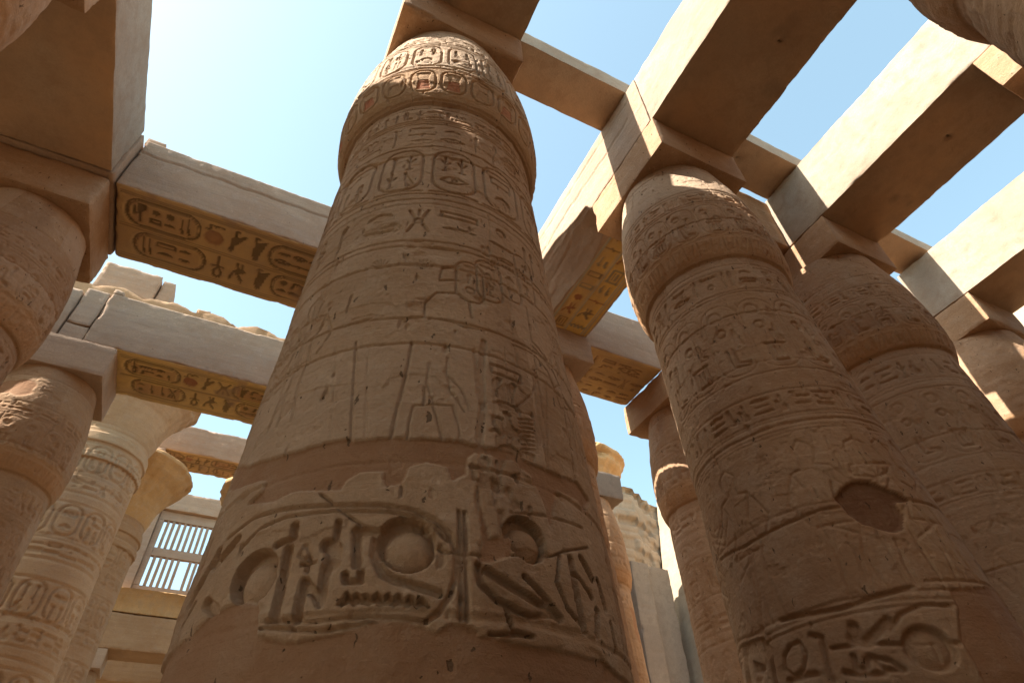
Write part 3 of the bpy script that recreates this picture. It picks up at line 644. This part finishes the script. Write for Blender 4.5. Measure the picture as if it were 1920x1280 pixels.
# ---------------------------------------------------------------- nave columns with open bells
def nave_column(cx, cy, r0, ztop, rim, seed, label, res=.06, block=True, capmat=None):
    capmat = capmat or M_GOLD
    prof = [(0, r0 * 1.0), (1.5, r0 * 1.06), (8, r0 * 1.0), (ztop - 4.6, r0 * .94), (ztop - 4.58, r0 * 1.0), (ztop - 4.3, r0 * 1.0), (ztop - 4.28, r0 * .95), (ztop - 3.9, r0 * .95), (ztop - 3.88, r0 * 1.0), (ztop - 3.5, r0 * .99), (ztop - 3.48, r0 * .93),
            (ztop - 3.1, r0 * .93), (ztop - 2.7, r0 * 1.0), (ztop - 1.9, r0 * 1.1), (ztop - 1.2, r0 * 1.3), (ztop - .8, r0 * 1.52), (ztop - .5, rim * .93), (ztop - .32, rim), (ztop - .12, rim * 1.0), (ztop, rim * .95), (ztop + .02, r0 * .6)]
    z = np.array([p[0] for p in prof]); r = np.array([p[1] for p in prof])
    arc = np.concatenate([[0], np.cumsum(np.hypot(np.diff(z), np.diff(r)))]); n = int(arc[-1] / res); q = np.linspace(0, arc[-1], n)
    Z = np.interp(q, arc, z); R = np.interp(q, arc, r); nt_ = int(2 * math.pi * r0 / res); th = np.linspace(0, 2 * math.pi, nt_, endpoint=False)
    TH, ZZ = np.meshgrid(th, Z); Pn = np.stack([np.cos(TH) * 2, np.sin(TH) * 2, ZZ], -1)
    H = .03 * noise3(Pn, .8, seed % 5, 4) - .03 * sstep(.3, .5, noise3(Pn, 1.6, (seed + 1) % 5, 5))
    rnd = random.Random(seed); zz = .6
    while zz < ztop - 3:
        H -= .035 * sstep(.05, .01, np.abs(ZZ - zz - .03 * np.sin(TH * 3 + zz))); zz += rnd.uniform(1, 1.25)
    rl = Rel(th * r0, Z)
    for z0 in (4, 6.6, 9.2, 11.6):
        rl.text(0, 2 * math.pi * r0, z0, z0 + .5, rnd, .07, .05); rl.cartouches(0, 2 * math.pi * r0, z0 + .7, z0 + 1.8, rnd, .9, .08, .055); rl.lines([z0 - .1, z0 + .6, z0 + 1.9], .06, .03)
    H = H + rl.C
    bell = sstep(ztop - 2.7, ztop - 1.5, ZZ); H += bell * .05 * np.sin(TH * 26) * (1 - sstep(ztop - .5, ztop - .3, ZZ)) * .5
    rimn = sstep(ztop - 1.0, ztop - .3, ZZ); H += rimn * (.25 * noise3(Pn, 1.1, (seed + 2) % 5, 3) - .12) - rimn * .35 * sstep(.2, .45, noise3(Pn, 1.4, (seed + 3) % 5, 4)) + bell * .035 * noise3(Pn * np.array((1, 1, .25)), 7, (seed + 1) % 5, 3)
    Rr = R[:, None] + H; root = empty('open_papyrus_column', (cx, cy, 0)); tag(root, label, 'column', 'tall nave columns with open bell capitals')
    X = Rr * np.cos(TH); Y = Rr * np.sin(TH); Zw = ZZ + np.where(Z[:, None] < .01, 0, CZ)
    isp = int(np.searchsorted(Z, ztop - 3.1))
    for nm, a, b in (('shaft', 0, isp + 1), ('capital', isp, n)):
        V = np.stack([X[a:b], Y[a:b], Zw[a:b]], -1).reshape(-1, 3); m = b - a
        i, j = np.meshgrid(np.arange(m - 1), np.arange(nt_), indexing='ij'); j2 = (j + 1) % nt_
        Q = np.stack([i * nt_ + j, i * nt_ + j2, (i + 1) * nt_ + j2, (i + 1) * nt_ + j], -1).reshape(-1, 4)
        link(nm, mesh_np(nm, V, Q, np.zeros((len(V), 4))), M_NAVE if nm == 'shaft' else capmat, root)
    if block: rough_block('abacus', cx - 1.3, cx + 1.3, cy - 1.3, cy + 1.3, ztop - .02, ztop + .95, M_PALE, res=.15, chip=.2, parent=root, seed=seed)
nave_column(-5.25, 25.3, 1.72, 17.5, 3.0, 41, 'tall left column just beyond the painted beam, its bell capital hidden by the beam', capmat=M_NAVE, res=.045)
nave_column(-5.3, 33.4, 1.78, 17.95, 3.15, 42, 'tall column in front of the window grille with a golden flaring bell capital', res=.05)
nave_column(2.2, 33.4, 1.78, 17.95, 3.15, 43, 'tall column with only its golden bell tip peeking past the left edge of the largest column', res=.1)
nave_column(16.75, 25.2, 1.75, 18.9, 2.95, 44, 'tall column with a golden bell capital standing above the grey abacus', block=False)

# ---------------------------------------------------------------- beams
YEL = (.60, .40, .14, .85); RED = (.36, .13, .07, .8); BLU = (.34, .36, .30, .7); TAN = (.52, .36, .18, .7)
def sof_cart(x0, x1, y0, y1, seed, base, red=.6, lw=.058, d=.07):
    """two rows of lying cartouches with signs between them, running along X"""
    DK = tuple(x * .25 for x in base[:3])
    def f(R):
        rnd = random.Random(seed); h = (y1 - y0)
        R.T[:] = np.array(base)
        R.T[..., 3] *= np.clip(.8 + .5 * noise2(*np.meshgrid(R.U, R.V), .9, .9, seed, 4), .2, 1)
        for yy in (y0 + .05 * h, y0 + .08 * h, y0 + .49 * h, y0 + .52 * h, y0 + .93 * h, y0 + .96 * h): R.stroke([(x0, yy), (x1, yy)], lw * .6, d * .6, tint=(*DK, .6))
        for row in (0, 1):
            v0 = y0 + h * (.11 + .44 * row); v1 = v0 + h * .35; hh = v1 - v0; u = x0 + .12 + row * .2; n = row * 0
            while u < x1 - .4:
                if n % 2 == 0:
                    L = h * .74; R.ring(u, v0, u + L, v1, lw, d, tint=(*DK, .85)); R.ring(u + .05, v0 + .05, u + L - .05, v1 - .05, lw * .5, d * .5, tint=(*DK, .6))
                    R.poly([(u + .12, v0 + .1), (u + L - .12, v0 + .1), (u + L - .12, v1 - .1), (u + .12, v1 - .1)], .004, 0, tint=(*RED[:3], RED[3] * red * rnd.uniform(.4, 1)))
                    q = u + .13; m = 0
                    while q < u + L - .3:
                        wd = hh * rnd.uniform(.26, .5)
                        if rnd.random() < .4:
                            for z_ in (0, 1): R.glyph(rnd.choice(FLAT), q, v0 + .1 + z_ * (hh - .2) / 2, wd * 1.2, (hh - .2) / 2, lw, d * 1.1, tint=(*DK, .95))
                            wd *= 1.2
                        else: R.glyph(rnd.choice(TALL), q, v0 + .1, wd, hh - .2, lw, d * 1.1, tint=(*DK, .95))
                        q += wd + .03
                    u += L + .08
                else:
                    for g in rnd.sample(['bee', 'disc', 'sedge', 'ankh', 'owl', 'beetle', 'was', 'bird'], 3):
                        wd = hh * .62
                        if g == 'disc': R.disc(u + wd * .5, v0 + hh * .6, wd * .48, d * 1.2, tint=(*RED[:3], .4 + .6 * red)); R.glyph('snake', u, v0, wd, hh * .35, lw, d, tint=(*DK, .9))
                        else: R.glyph(g, u, v0 + .03, wd, hh * .93, lw * 1.1, d, tint=(*DK, .9))
                        u += wd + .05
                n += 1
        lost = sstep(.25, .4, noise2(*np.meshgrid(R.U, R.V), 1.1, 1.1, seed + 2, 5)); R.T[..., 3] *= 1 - .6 * lost; R.C *= 1 - .4 * lost
        R.C -= .02 * sstep(.3, .4, noise2(*np.meshgrid(R.U, R.V), 1.4, 1.4, seed + 5, 5))
    return f
def crack_front(zc, amp=.012, verts=()):
    def f(R):
        R.stroke([(float(u), zc + amp * math.sin(u * 1.7) + .02 * math.sin(u * 7)) for u in np.arange(R.U[0], R.U[-1], .1)], .035, .09, soft=.02)
        for x in verts: R.stroke([(x + .03 * math.sin(z * 6), z) for z in np.arange(R.V[0], R.V[-1], .1)], .035, .08, soft=.02)
    return f
def beam(label, *a, cat='beam', name='architrave', group='sandstone architraves laid across the abaci', **kw):
    o = rough_block(name, *a, **kw); return tag(o, label, cat, group)
beam('carved beam of two cracked courses running from the left edge column to the largest column', -4.29, 1.9, 10.08, 12.3, 12, 13.82, M_PALE, res=.032, amp=.02, chip=.1, seed=3,
     soffit=sof_cart(-4.2, 1.8, 10.15, 12.25, 6, (.68, .46, .21, .9), red=.3), front=crack_front(13.3))
tag(empty_ := rough_block('fallen_block', -4.42, -4.0, 10.3, 11.2, 13.95, 14.25, M_PALE, res=.05, chip=.12, seed=9), 'small rubble block on top of the upper beam where it meets the dark slab', 'stone block')
beam('lower grey beam with a yellow painted underside beside the left abacus', -5.0, 2.1, 15.83, 18.0, 12, 13.95, M_PALE, res=.036, amp=.02, chip=.13, seed=4,
     soffit=sof_cart(-4.05, 1.8, 15.95, 17.9, 7, (.80, .56, .21, .97), red=.8))
beam('narrow upright stone wedged between two joints of the lower grey beam', -5.62, -5.03, 15.86, 18.0, 12.55, 13.95, M_PALE, res=.05, amp=.02, chip=.12, seed=5)
beam('left end of the lower grey beam, passing behind the left edge column', -11.5, -5.65, 15.84, 18.0, 12, 13.8, M_PALE, res=.07, amp=.02, chip=.12, seed=6)
tag(rough_block('packing_stone', -5.62, -5.03, 15.88, 17.9, 12.0, 12.53, M_PALE, res=.06, chip=.06, seed=7), 'low packing stone under the narrow upright stone on the left abacus', 'stone block')
tag(rough_block('loose_stone', -4.98, -4.7, 15.8, 16.2, 13.93, 14.13, M_PALE, res=.03, chip=.15, seed=8), 'loose pebble-shaped stone on top of the lower grey beam', 'stone block')
def eye_soffit(R):
    rnd = random.Random(9); R.T[:] = (.70, .46, .19, .9); R.T[..., 3] *= np.clip(.8 + .6 * noise2(*np.meshgrid(R.U, R.V), .9, .9, 3, 4), .2, 1)
    for q in range(3):
        y0 = 10.55 + q * .58; R.stroke([(7.8, y0 - .03), (10.3, y0 - .03)], .04, .03)
        R.text(7.9, 10.2, y0, y0 + .5, rnd, .045, .05, tint=(.2, .1, .04, .75))
    R.glyph('eye', 9.2, 10.55, .75, .5, .05, .045, tint=(.2, .1, .04, .8)); R.ring(7.85, 10.5, 10.25, 11.05, .04, .03)
beam('short carved beam with an eye sign, between the half hidden column and the slim column', 7.73, 10.46, 10.32, 12.28, 12, 13.9, M_PALE, res=.03, amp=.02, chip=.12, seed=10,
     soffit=lambda R: eye_soffit(R))
# long cross beams (direction away from the camera)
def sof_long(R):
    rnd = random.Random(12); UU, VV = np.meshgrid(R.U, R.V)
    on = (UU > 6.35) & (VV > 6.3) & (UU < 7.6)
    base = np.array((.70, .44, .12, .92)); keep = np.clip(.9 + .9 * noise2(UU, VV, .8, .8, 5, 4), .1, 1)
    R.T[:] = base; R.T[..., 3] *= on * keep
    for x in (6.36, 6.42, 6.86, 6.92, 7.42, 7.48): R.stroke([(x, 6.3), (x, 10)], .035, .03, tint=(.36, .38, .33, .9))
    for x0, x1 in ((6.46, 6.84), (6.95, 7.4)):
        y = 6.5
        while y < 9.7:
            g = rnd.choice(['bee', 'stool', 'bolt', 'feather', 'bird', 'disc', 'water', 'reeds', 'sedge', 'pool']); hh = rnd.uniform(.3, .5)
            R.glyph(g, x0, y, x1 - x0, hh, .05, .04, tint=rnd.choice([(.16, .12, .07, .9), (.28, .09, .04, .9), (.22, .13, .05, .9), (.20, .20, .15, .85)])); y += hh + .08
def cut_long(P, P0, T):                   # the far lower left edge has broken away in a ragged slope
    y = P0[..., 1]; n = noise3(np.stack([y * .9, y * 0, y * 0], -1), 1, 2, 4)
    k = sstep(6.25, 6.5, y) * (1.0 + .35 * n); k = np.where(y > 6.25, k, 0)
    xx = P[..., 0] - 5.5; zz = P[..., 2] - 12; a = .86 * k * (.8 + .2 * sstep(6.3, 9, y)); b = .84 * k * (.4 + .6 * sstep(6.3, 9.2, y))
    q = np.where((a > 0.01) & (b > 0.01), 1 - xx / np.maximum(a, .01) - zz / np.maximum(b, .01), 0); m = q > 0
    rough = .05 * noise3(P0 * np.array((1.0, .35, 2.2)), 1.5, 3, 4)
    # push the corner region onto the slope
    nx = np.maximum(b, .01); nz = np.maximum(a, .01); L2 = nx * nx + nz * nz; t = q * nx * nz / L2
    P[..., 0] = np.where(m, P[..., 0] + t * nx + rough * .5, P[..., 0]); P[..., 2] = np.where(m, P[..., 2] + t * nz + rough, P[..., 2])
    T[..., 3] = np.where(m, 0, T[..., 3]); return P, T
def joints_long(R):
    R.stroke([(3.95, 12.95), (4.6, 12.9), (4.9, 13.5), (4.95, 14)], .02, .01)
    R.stroke([(float(y), 13.02 + .04 * math.sin(y * 2) + .02 * math.sin(y * 9)) for y in np.arange(4.5, 10, .1)], .035, .06, soft=.02)
    R.stroke([(float(y), 13.62 + .03 * math.sin(y * 2.3)) for y in np.arange(4.3, 10, .1)], .028, .05, soft=.02)
    for y in (6.9, 8.3): R.stroke([(y, 13.0), (y + .1, 13.6)], .03, .05)
beam('lit cross beam above the near right column, its painted yellow underside broken along one edge', 5.5, 7.64, 3.95, 10.3, 12, 14.0, M_PALE, res=.036, amp=.015, chip=.06, seed=11, soffit=sof_long, cut=cut_long, face_relief=joints_long)
def hole(x, y, r=.045):
    def f(R):
        rnd = random.Random(int(x * 10)); UU, VV = np.meshgrid(R.U, R.V)
        R.T[:] = (.56, .33, .17, .55); R.T[..., 3] = np.clip(.5 + .6 * noise2(UU, VV, .5, .5, int(x * 7) % 50 + 1, 5), .1, .85)  # brown coat on the underside, its orange also stands in for ground bounce
        dk_ = sstep(.3, .5, noise2(UU, VV, .9, .9, int(x * 5) % 40 + 3, 5)); R.T[..., :3] = R.T[..., :3] * (1 - .4 * dk_[..., None])
        R.stroke([(x - .15 + .12 * math.sin(q), q) for q in np.arange(R.V[0] + .3, R.V[-1] - .3, .15)], .05, .012)
        R.poly([(x + r * math.cos(t), y + r * math.sin(t)) for t in np.linspace(0, 6.28, 12)], .15, 0, tint=(.05, .035, .02, 1))
    return f
SG = 'smooth cement rendered roof beams'
def conc_face(R):
    UU, VV = np.meshgrid(R.U, R.V); sd_ = int(abs(R.U[0]) * 3 + len(R.U)) % 37
    b = np.clip(noise2(UU, VV, .7, .9, sd_, 5) * 1.8 - .25, 0, 1); k = np.clip(noise2(UU, VV, 2.2, .5, sd_ + 5, 4) * 1.6 - .3, 0, 1) * sstep(12.2, 13.9, VV)
    R.T[:] = (.22, .155, .10, 0); R.T[..., 3] = np.clip(np.maximum(b * .35, k * .5), 0, .55)
    R.C -= .01 * sstep(.2, .24, noise2(UU, VV, 1.3, 1.3, sd_ + 9, 6)) + .012 * sstep(.3, .6, noise2(UU, VV, 12, 12, sd_ + 2, 3))
    R.stroke([(float(y), 12.95 + .012 * math.sin(y * 2)) for y in np.arange(R.U[0], R.U[-1], .2)], .02, .008)
def conc(label, *a, **kw):
    if a[0] > -7: kw.setdefault('face_relief', conc_face)
    if 'soffit' not in kw: kw['soffit'] = hole(a[0] + 1.2, 1.0)

    kw.setdefault('res', .07); kw.setdefault('amp', .028); kw.setdefault('chip', .06)
    return beam(label, *a, M_CONC, cat='roof beam', name='roof_beam', group=SG, **kw)
conc('wide lit roof beam reaching from the near right column to the top edge', 5.5, 7.63, -4.0, 3.94, 12, 14.0, seed=12, soffit=hole(6.85, 1.6), res=.05)
conc('lit roof beam reaching from the second right column to the upper right corner', 10.6, 12.57, -4.0, 5.2, 12, 14.0, seed=13, soffit=hole(11.6, 1.5), res=.05)
conc('lit roof beam at the right edge over the farthest right column', 16.12, 18.1, -4.0, 5.5, 12, 13.9, seed=14)
conc('short roof beam stub above the abacus of the largest column', .34, 2.39, -1.0, 5.9, 12, 14.0, seed=15, res=.05)
conc('largest roof slab in the upper left corner with a dark underside and a drilled hole', -6.55, -4.37, -3.5, 9.85, 12, 13.8, seed=16, soffit=hole(-5.45, 5.7, .05), res=.06)
beam('block beside the left end of the upper carved beam, under the dark slab edge', -6.55, -4.33, 9.88, 12.35, 12, 13.7, M_PALE, res=.06, chip=.1, seed=17)
BR = 'thin bridging slabs across the roof beams'
def bridge(label, *a, **kw):
    if 'soffit' not in kw: kw['soffit'] = hole(a[0] + 2.5, a[2] + .5, .02)
    return beam(label, *a, M_CONC, cat='slab', name='bridging_slab', group=BR, res=.07, amp=.015, chip=.03, **kw)
bridge('bridging slab from the largest column to the near right column, orange underside with a small hole', 1.2, 6.5, 4.29, 5.36, 14.02, 14.66, seed=18, soffit=hole(3.6, 4.8, .03))
bridge('short bridging slab just right of the near right column', 6.54, 11.5, 4.0, 5.13, 14.02, 14.6, seed=19)
bridge('short bridging slab between the second and the farthest right columns', 11.54, 17.0, 4.45, 5.44, 14.02, 14.5, seed=20)

# ---------------------------------------------------------------- nave superstructure
def crenel(x, y): return 21.35 + .28 * np.abs(np.sin(x * 1.55 + .4)) + .15 * noise2(x, y * 0, 2.0, 1, 3, 3) - .12 * np.maximum(x + 4, 0) * .25
tag(rough_block('architrave', -14.0, 1.6, 24.0, 26.6, 18.4, 21.4, M_NAVE, res=.12, amp=.05, chip=.3, seed=21, zfun=crenel,
    front=lambda R: [R.stroke([(x, 18.4), (x + .05, 21.9)], .09, .2) for x in (-6.9, -4.0, -2.55, -1.1, .3)] and R.stroke([(-9, 20.2), (1.6, 20.15)], .06, .1)), 'sunlit golden beam with a scalloped broken top behind the lower grey beam', 'beam', 'sandstone architraves laid across the abaci')
tag(rough_block('wall_block', -8.6, -6.15, 24.3, 26.4, 21.5, 23.3, M_PALE, res=.1, amp=.04, chip=.25, seed=22), 'large pale block standing on the scalloped beam behind the left abacus', 'stone block')
tag(rough_block('wall_block', -6.1, -5.55, 24.5, 26.4, 21.5, 23.25, M_PALE, res=.08, amp=.03, chip=.15, seed=23), 'narrow pale block right of the large block on the scalloped beam', 'stone block')
tag(rough_block('wall_block', -4.2, -3.6, 24.3, 25.2, 21.45, 21.95, M_NAVE, res=.06, amp=.03, chip=.15, seed=24), 'small loose block lying on the scalloped beam', 'stone block')
beam('far high beam with a carved ochre underside resting on the golden bell capital', -4.95, 3.4, 32.3, 34.3, 18.95, 20.6, M_PALE, res=.07, amp=.03, chip=.15, seed=25, soffit=sof_cart(-4.6, 3, 32.4, 34.2, 8, (.55, .36, .16, .9), red=.8, lw=.08, d=.06))
tag(rough_block('impost_block', -6.4, -4.99, 32.25, 34.4, 18.95, 20.5, M_PALE, res=.1, chip=.12, seed=26), 'pale block left of the far high beam above the golden bell capital', 'stone block')
# far window wall
beam('far lower beam under the golden cornice of the window wall', -9, 4.5, 42.4, 44.6, 12, 13.92, M_NAVE, res=.09, amp=.03, chip=.15, seed=27, front=lambda R: (R.stroke([(-2.1, 12), (-2.15, 13.9)], .06, .08), R.text(-8, 2, 12.3, 12.9, random.Random(3), .06, .03), R.text(-8, 2, 13.0, 13.6, random.Random(4), .06, .03)))
def cav(P, P0): 
    t = np.clip((P0[..., 2] - 13.98) / 1.25, 0, 1); k = np.where(P0[..., 1] < 43.2, 1, 0)
    P[..., 1] -= k * (.42 * t ** 2.2) ; return P
tag(rough_block('cavetto_cornice', -9, 4.5, 42.4, 44.5, 13.98, 15.23, M_GOLD, res=.08, amp=.04, chip=.15, seed=28, shift=cav, front=lambda R: [R.stroke([(x, 14), (x, 15.2)], .07, .05) for x in np.arange(-9, 4.4, .3)]), 'golden flaring cornice below the stone window grille', 'cornice')  # golden colour stands in for bounce light on the flaring underside
tag(rough_block('pier', -9, -4.12, 42.5, 44.3, 15.25, 20.6, M_PALE, res=.12, amp=.04, chip=.12, seed=29, front=lambda R: [R.stroke([(-9, z), (-4.1, z + .05)], .06, .06) for z in (16.3, 17.4, 18.5, 19.6)] + [R.stroke([(x, z), (x, z + 1.1)], .06, .06) for x, z in ((-5.1, 15.3), (-4.7, 16.4), (-5.4, 17.5), (-4.8, 18.6), (-5.2, 19.6))]), 'coursed stone pier left of the window grille', 'pier')
beam('far topmost lintel above the window grille', -9, 4.5, 42.45, 44.2, 20.62, 21.9, M_PALE, res=.12, amp=.03, chip=.12, seed=30, front=lambda R: R.stroke([(-2.6, 20.6), (-2.55, 21.9)], .06, .08))
gr = empty('window_grille', (-1.3, 42.9, 15.25 + CZ)); tag(gr, 'stone window grille with two rows of vertical slots, one bar broken out', 'window grille')
def gpart(nm, *a, **kw): return rough_block(nm, *a, M_PALE, parent=gr, **kw)
gpart('frame', -4.1, 1.9, 42.75, 43.1, 15.25, 15.73, res=.1, chip=.05, seed=31); gpart('frame', -4.1, 1.9, 42.75, 43.1, 19.98, 20.6, res=.1, chip=.04, seed=32)
gpart('frame', -4.1, -3.76, 42.75, 43.1, 15.74, 19.97, res=.1, chip=.04, seed=34); gpart('crossbar', -3.75, 1.9, 42.75, 43.1, 17.6, 18.13, res=.1, chip=.05, seed=33)
for row, (za, zb) in enumerate(((18.14, 19.97), (15.74, 17.59))):
    for n in range(15):
        if row == 1 and n == 6 - 1: continue
        x = -3.575 + .345 * n; gpart('bar', x, x + .175, 42.78, 43.06, za, zb, res=.07, chip=.07, amp=.02, seed=40 + n)
beam('farthest beam low in the gap beside the largest column, beyond the window wall', -10, 4, 48.8, 51.0, 12, 13.9, M_NAVE, res=.15, amp=.03, chip=.15, seed=50)

# ---------------------------------------------------------------- pylon and walls at the far right
def rubble(R):
    rnd = random.Random(5); z = R.V[0]
    UU, VV = np.meshgrid(R.U, R.V)
    while z < R.V[-1]:
        h = rnd.uniform(.4, .75); x = R.U[0] + rnd.uniform(-.6, 0)
        while x < R.U[-1]:
            wd = rnd.uniform(.5, 1.6); off = rnd.choice((0, .05, .1, .2, .35)) + rnd.uniform(0, .05); m = (UU > x) & (UU < x + wd) & (VV > z) & (VV < z + h)
            jn = (UU - x < .04) | (VV - z < .04); R.C[m] = -off; R.C[m & jn] -= .12; x += wd
        z += h
def ptop(x, y): return 20.45 - .9 * sstep(22.85, 23.0, x) * 0 - .35 * sstep(23.0, 23.1, x) - .35 * sstep(23.5, 23.6, x) - .25 * sstep(24, 24.1, x) + .12 * noise2(x, y * 0, 1.5, 1, 4, 3)
tag(rough_block('rubble_wall', 18, 25.5, 28, 29.5, -1.6, 20.4, M_WALL, res=.075, amp=.015, chip=.08, seed=51, front=rubble, zfun=ptop), 'rough eroded masonry wall with a stepped top, against the blue sky', 'wall')
def batter(P, P0): P[..., 0] += .15 * (P0[..., 2] - 20.2); return P
def pylj(R):
    for q, z in enumerate(np.arange(-1, 20, 1.05)):
        R.stroke([(float(y), z + .02 * math.sin(y)) for y in np.arange(R.U[0], R.U[-1], .5)], .04, .015)
tag(rough_block('pylon', 24.8, 30, 4.0, 27.98, -1.6, 20.25, M_WALL, res=.16, amp=.04, chip=.12, seed=52, shift=batter, face_relief=pylj), 'smooth pylon wall, brilliant white in sun above a curved shadow', 'pylon')
tag(rough_block('smooth_wall', 19.75, 20.9, 25.3, 26.8, -1.6, 13.95, M_GREY, res=.09, amp=.02, chip=.18, seed=53, front=lambda R: [R.stroke([(19, z), (21, z + .05)], .05, .05) for z in (3, 5.1, 7.2, 9.4, 11.5, 12.9)] and None), 'grey plastered wall end with a jagged stone edge, low behind the golden column', 'wall')
tag(rough_block('smooth_wall', 20.92, 22.6, 25.8, 26.9, -1.6, 14.1, M_GREY, res=.14, amp=.03, chip=.12, seed=54), 'darker recessed grey wall panel right of the jagged wall end', 'wall')

# ---------------------------------------------------------------- the rest of the hall round the viewer (shades the shafts as in the real place), with an added architrave and slab against sun patches
n_ = 0
beam('unseen architrave added as sun blocker left of the view', -10.3, -6.62, 3.0, 6.0, 12, 13.9, M_PALE, res=.2, seed=77)  # added out of view to keep sun off the main column's foot
nave_column(-12.3, 25.3, 1.72, 17.5, 3.0, 45, 'nave column left of the view', res=.2)
nave_column(-12.3, 33.4, 1.72, 17.5, 3.0, 46, 'second nave column left of the view', res=.2)
beam('broken architrave stump between the near right column and the second right column', 7.7, 10.95, 5.215, 6.4, 12.02, 13.98, M_SHAFT, res=.05, amp=.02, chip=.06, seed=78)
SPOTS = [(-11.4, 4.9), (-11.4, 11.2), (-11.4, 17), (-11.4, -1.2), (17.2, -1.0), (23, 5.4), (23, 11.2), (23, -1)] + [(x, y) for y in (-7.3, -13.4, -19.4) for x in (-17.4, -11.4, -5.5, 1.35, 6.65, 11.5, 17.2, 23)]
for (x, y) in SPOTS:
    n_ += 1
    c = Column(x, y, 0, .95, .2, half=60); c.finish(60 + n_, 1.0, False, patches=0)
    c.build('carved column of the surrounding hall outside the view', 'columns of the hall outside the view', ab=(x - 1.05, x + 1.05, y - 1.15, y + 1.15), seed=60 + n_)
conc('roof beam of the surrounding hall outside the view', -12.45, -10.35, -21, 18.0, 12, 13.9, res=.3, seed=90)
for x in (-17.4, -5.5, 1.35, 6.57, 11.57, 17.1, 23):
    conc('roof beam of the surrounding hall outside the view', x - 1.05, x + 1.05, -21, -4.05, 12, 13.9, res=.3, seed=90 + int(abs(x)))
for y in (-7.3, -13.4, -19.4):
    for x in (-14.4, -8.4, -2.1, 4, 9, 14.3, 20):
        tag(rough_block('roof_slab', x - 2.6, x + 2.6, y - 2.2, y + 2.2, 13.98, 14.5, M_CONC, res=.4, seed=5), 'roofing slab of the surrounding hall outside the view', 'slab', 'roofing slabs of the hall outside the view')

tag(rough_block('roof_slab', -10.4, -6.6, -6, 11.8, 14.02, 14.6, M_CONC, res=.3, seed=6), 'wide unseen roofing slab added as sun blocker beyond the largest dark slab', 'slab', 'roofing slabs of the hall outside the view')  # added out of view to stop sun patches on the main and left columns
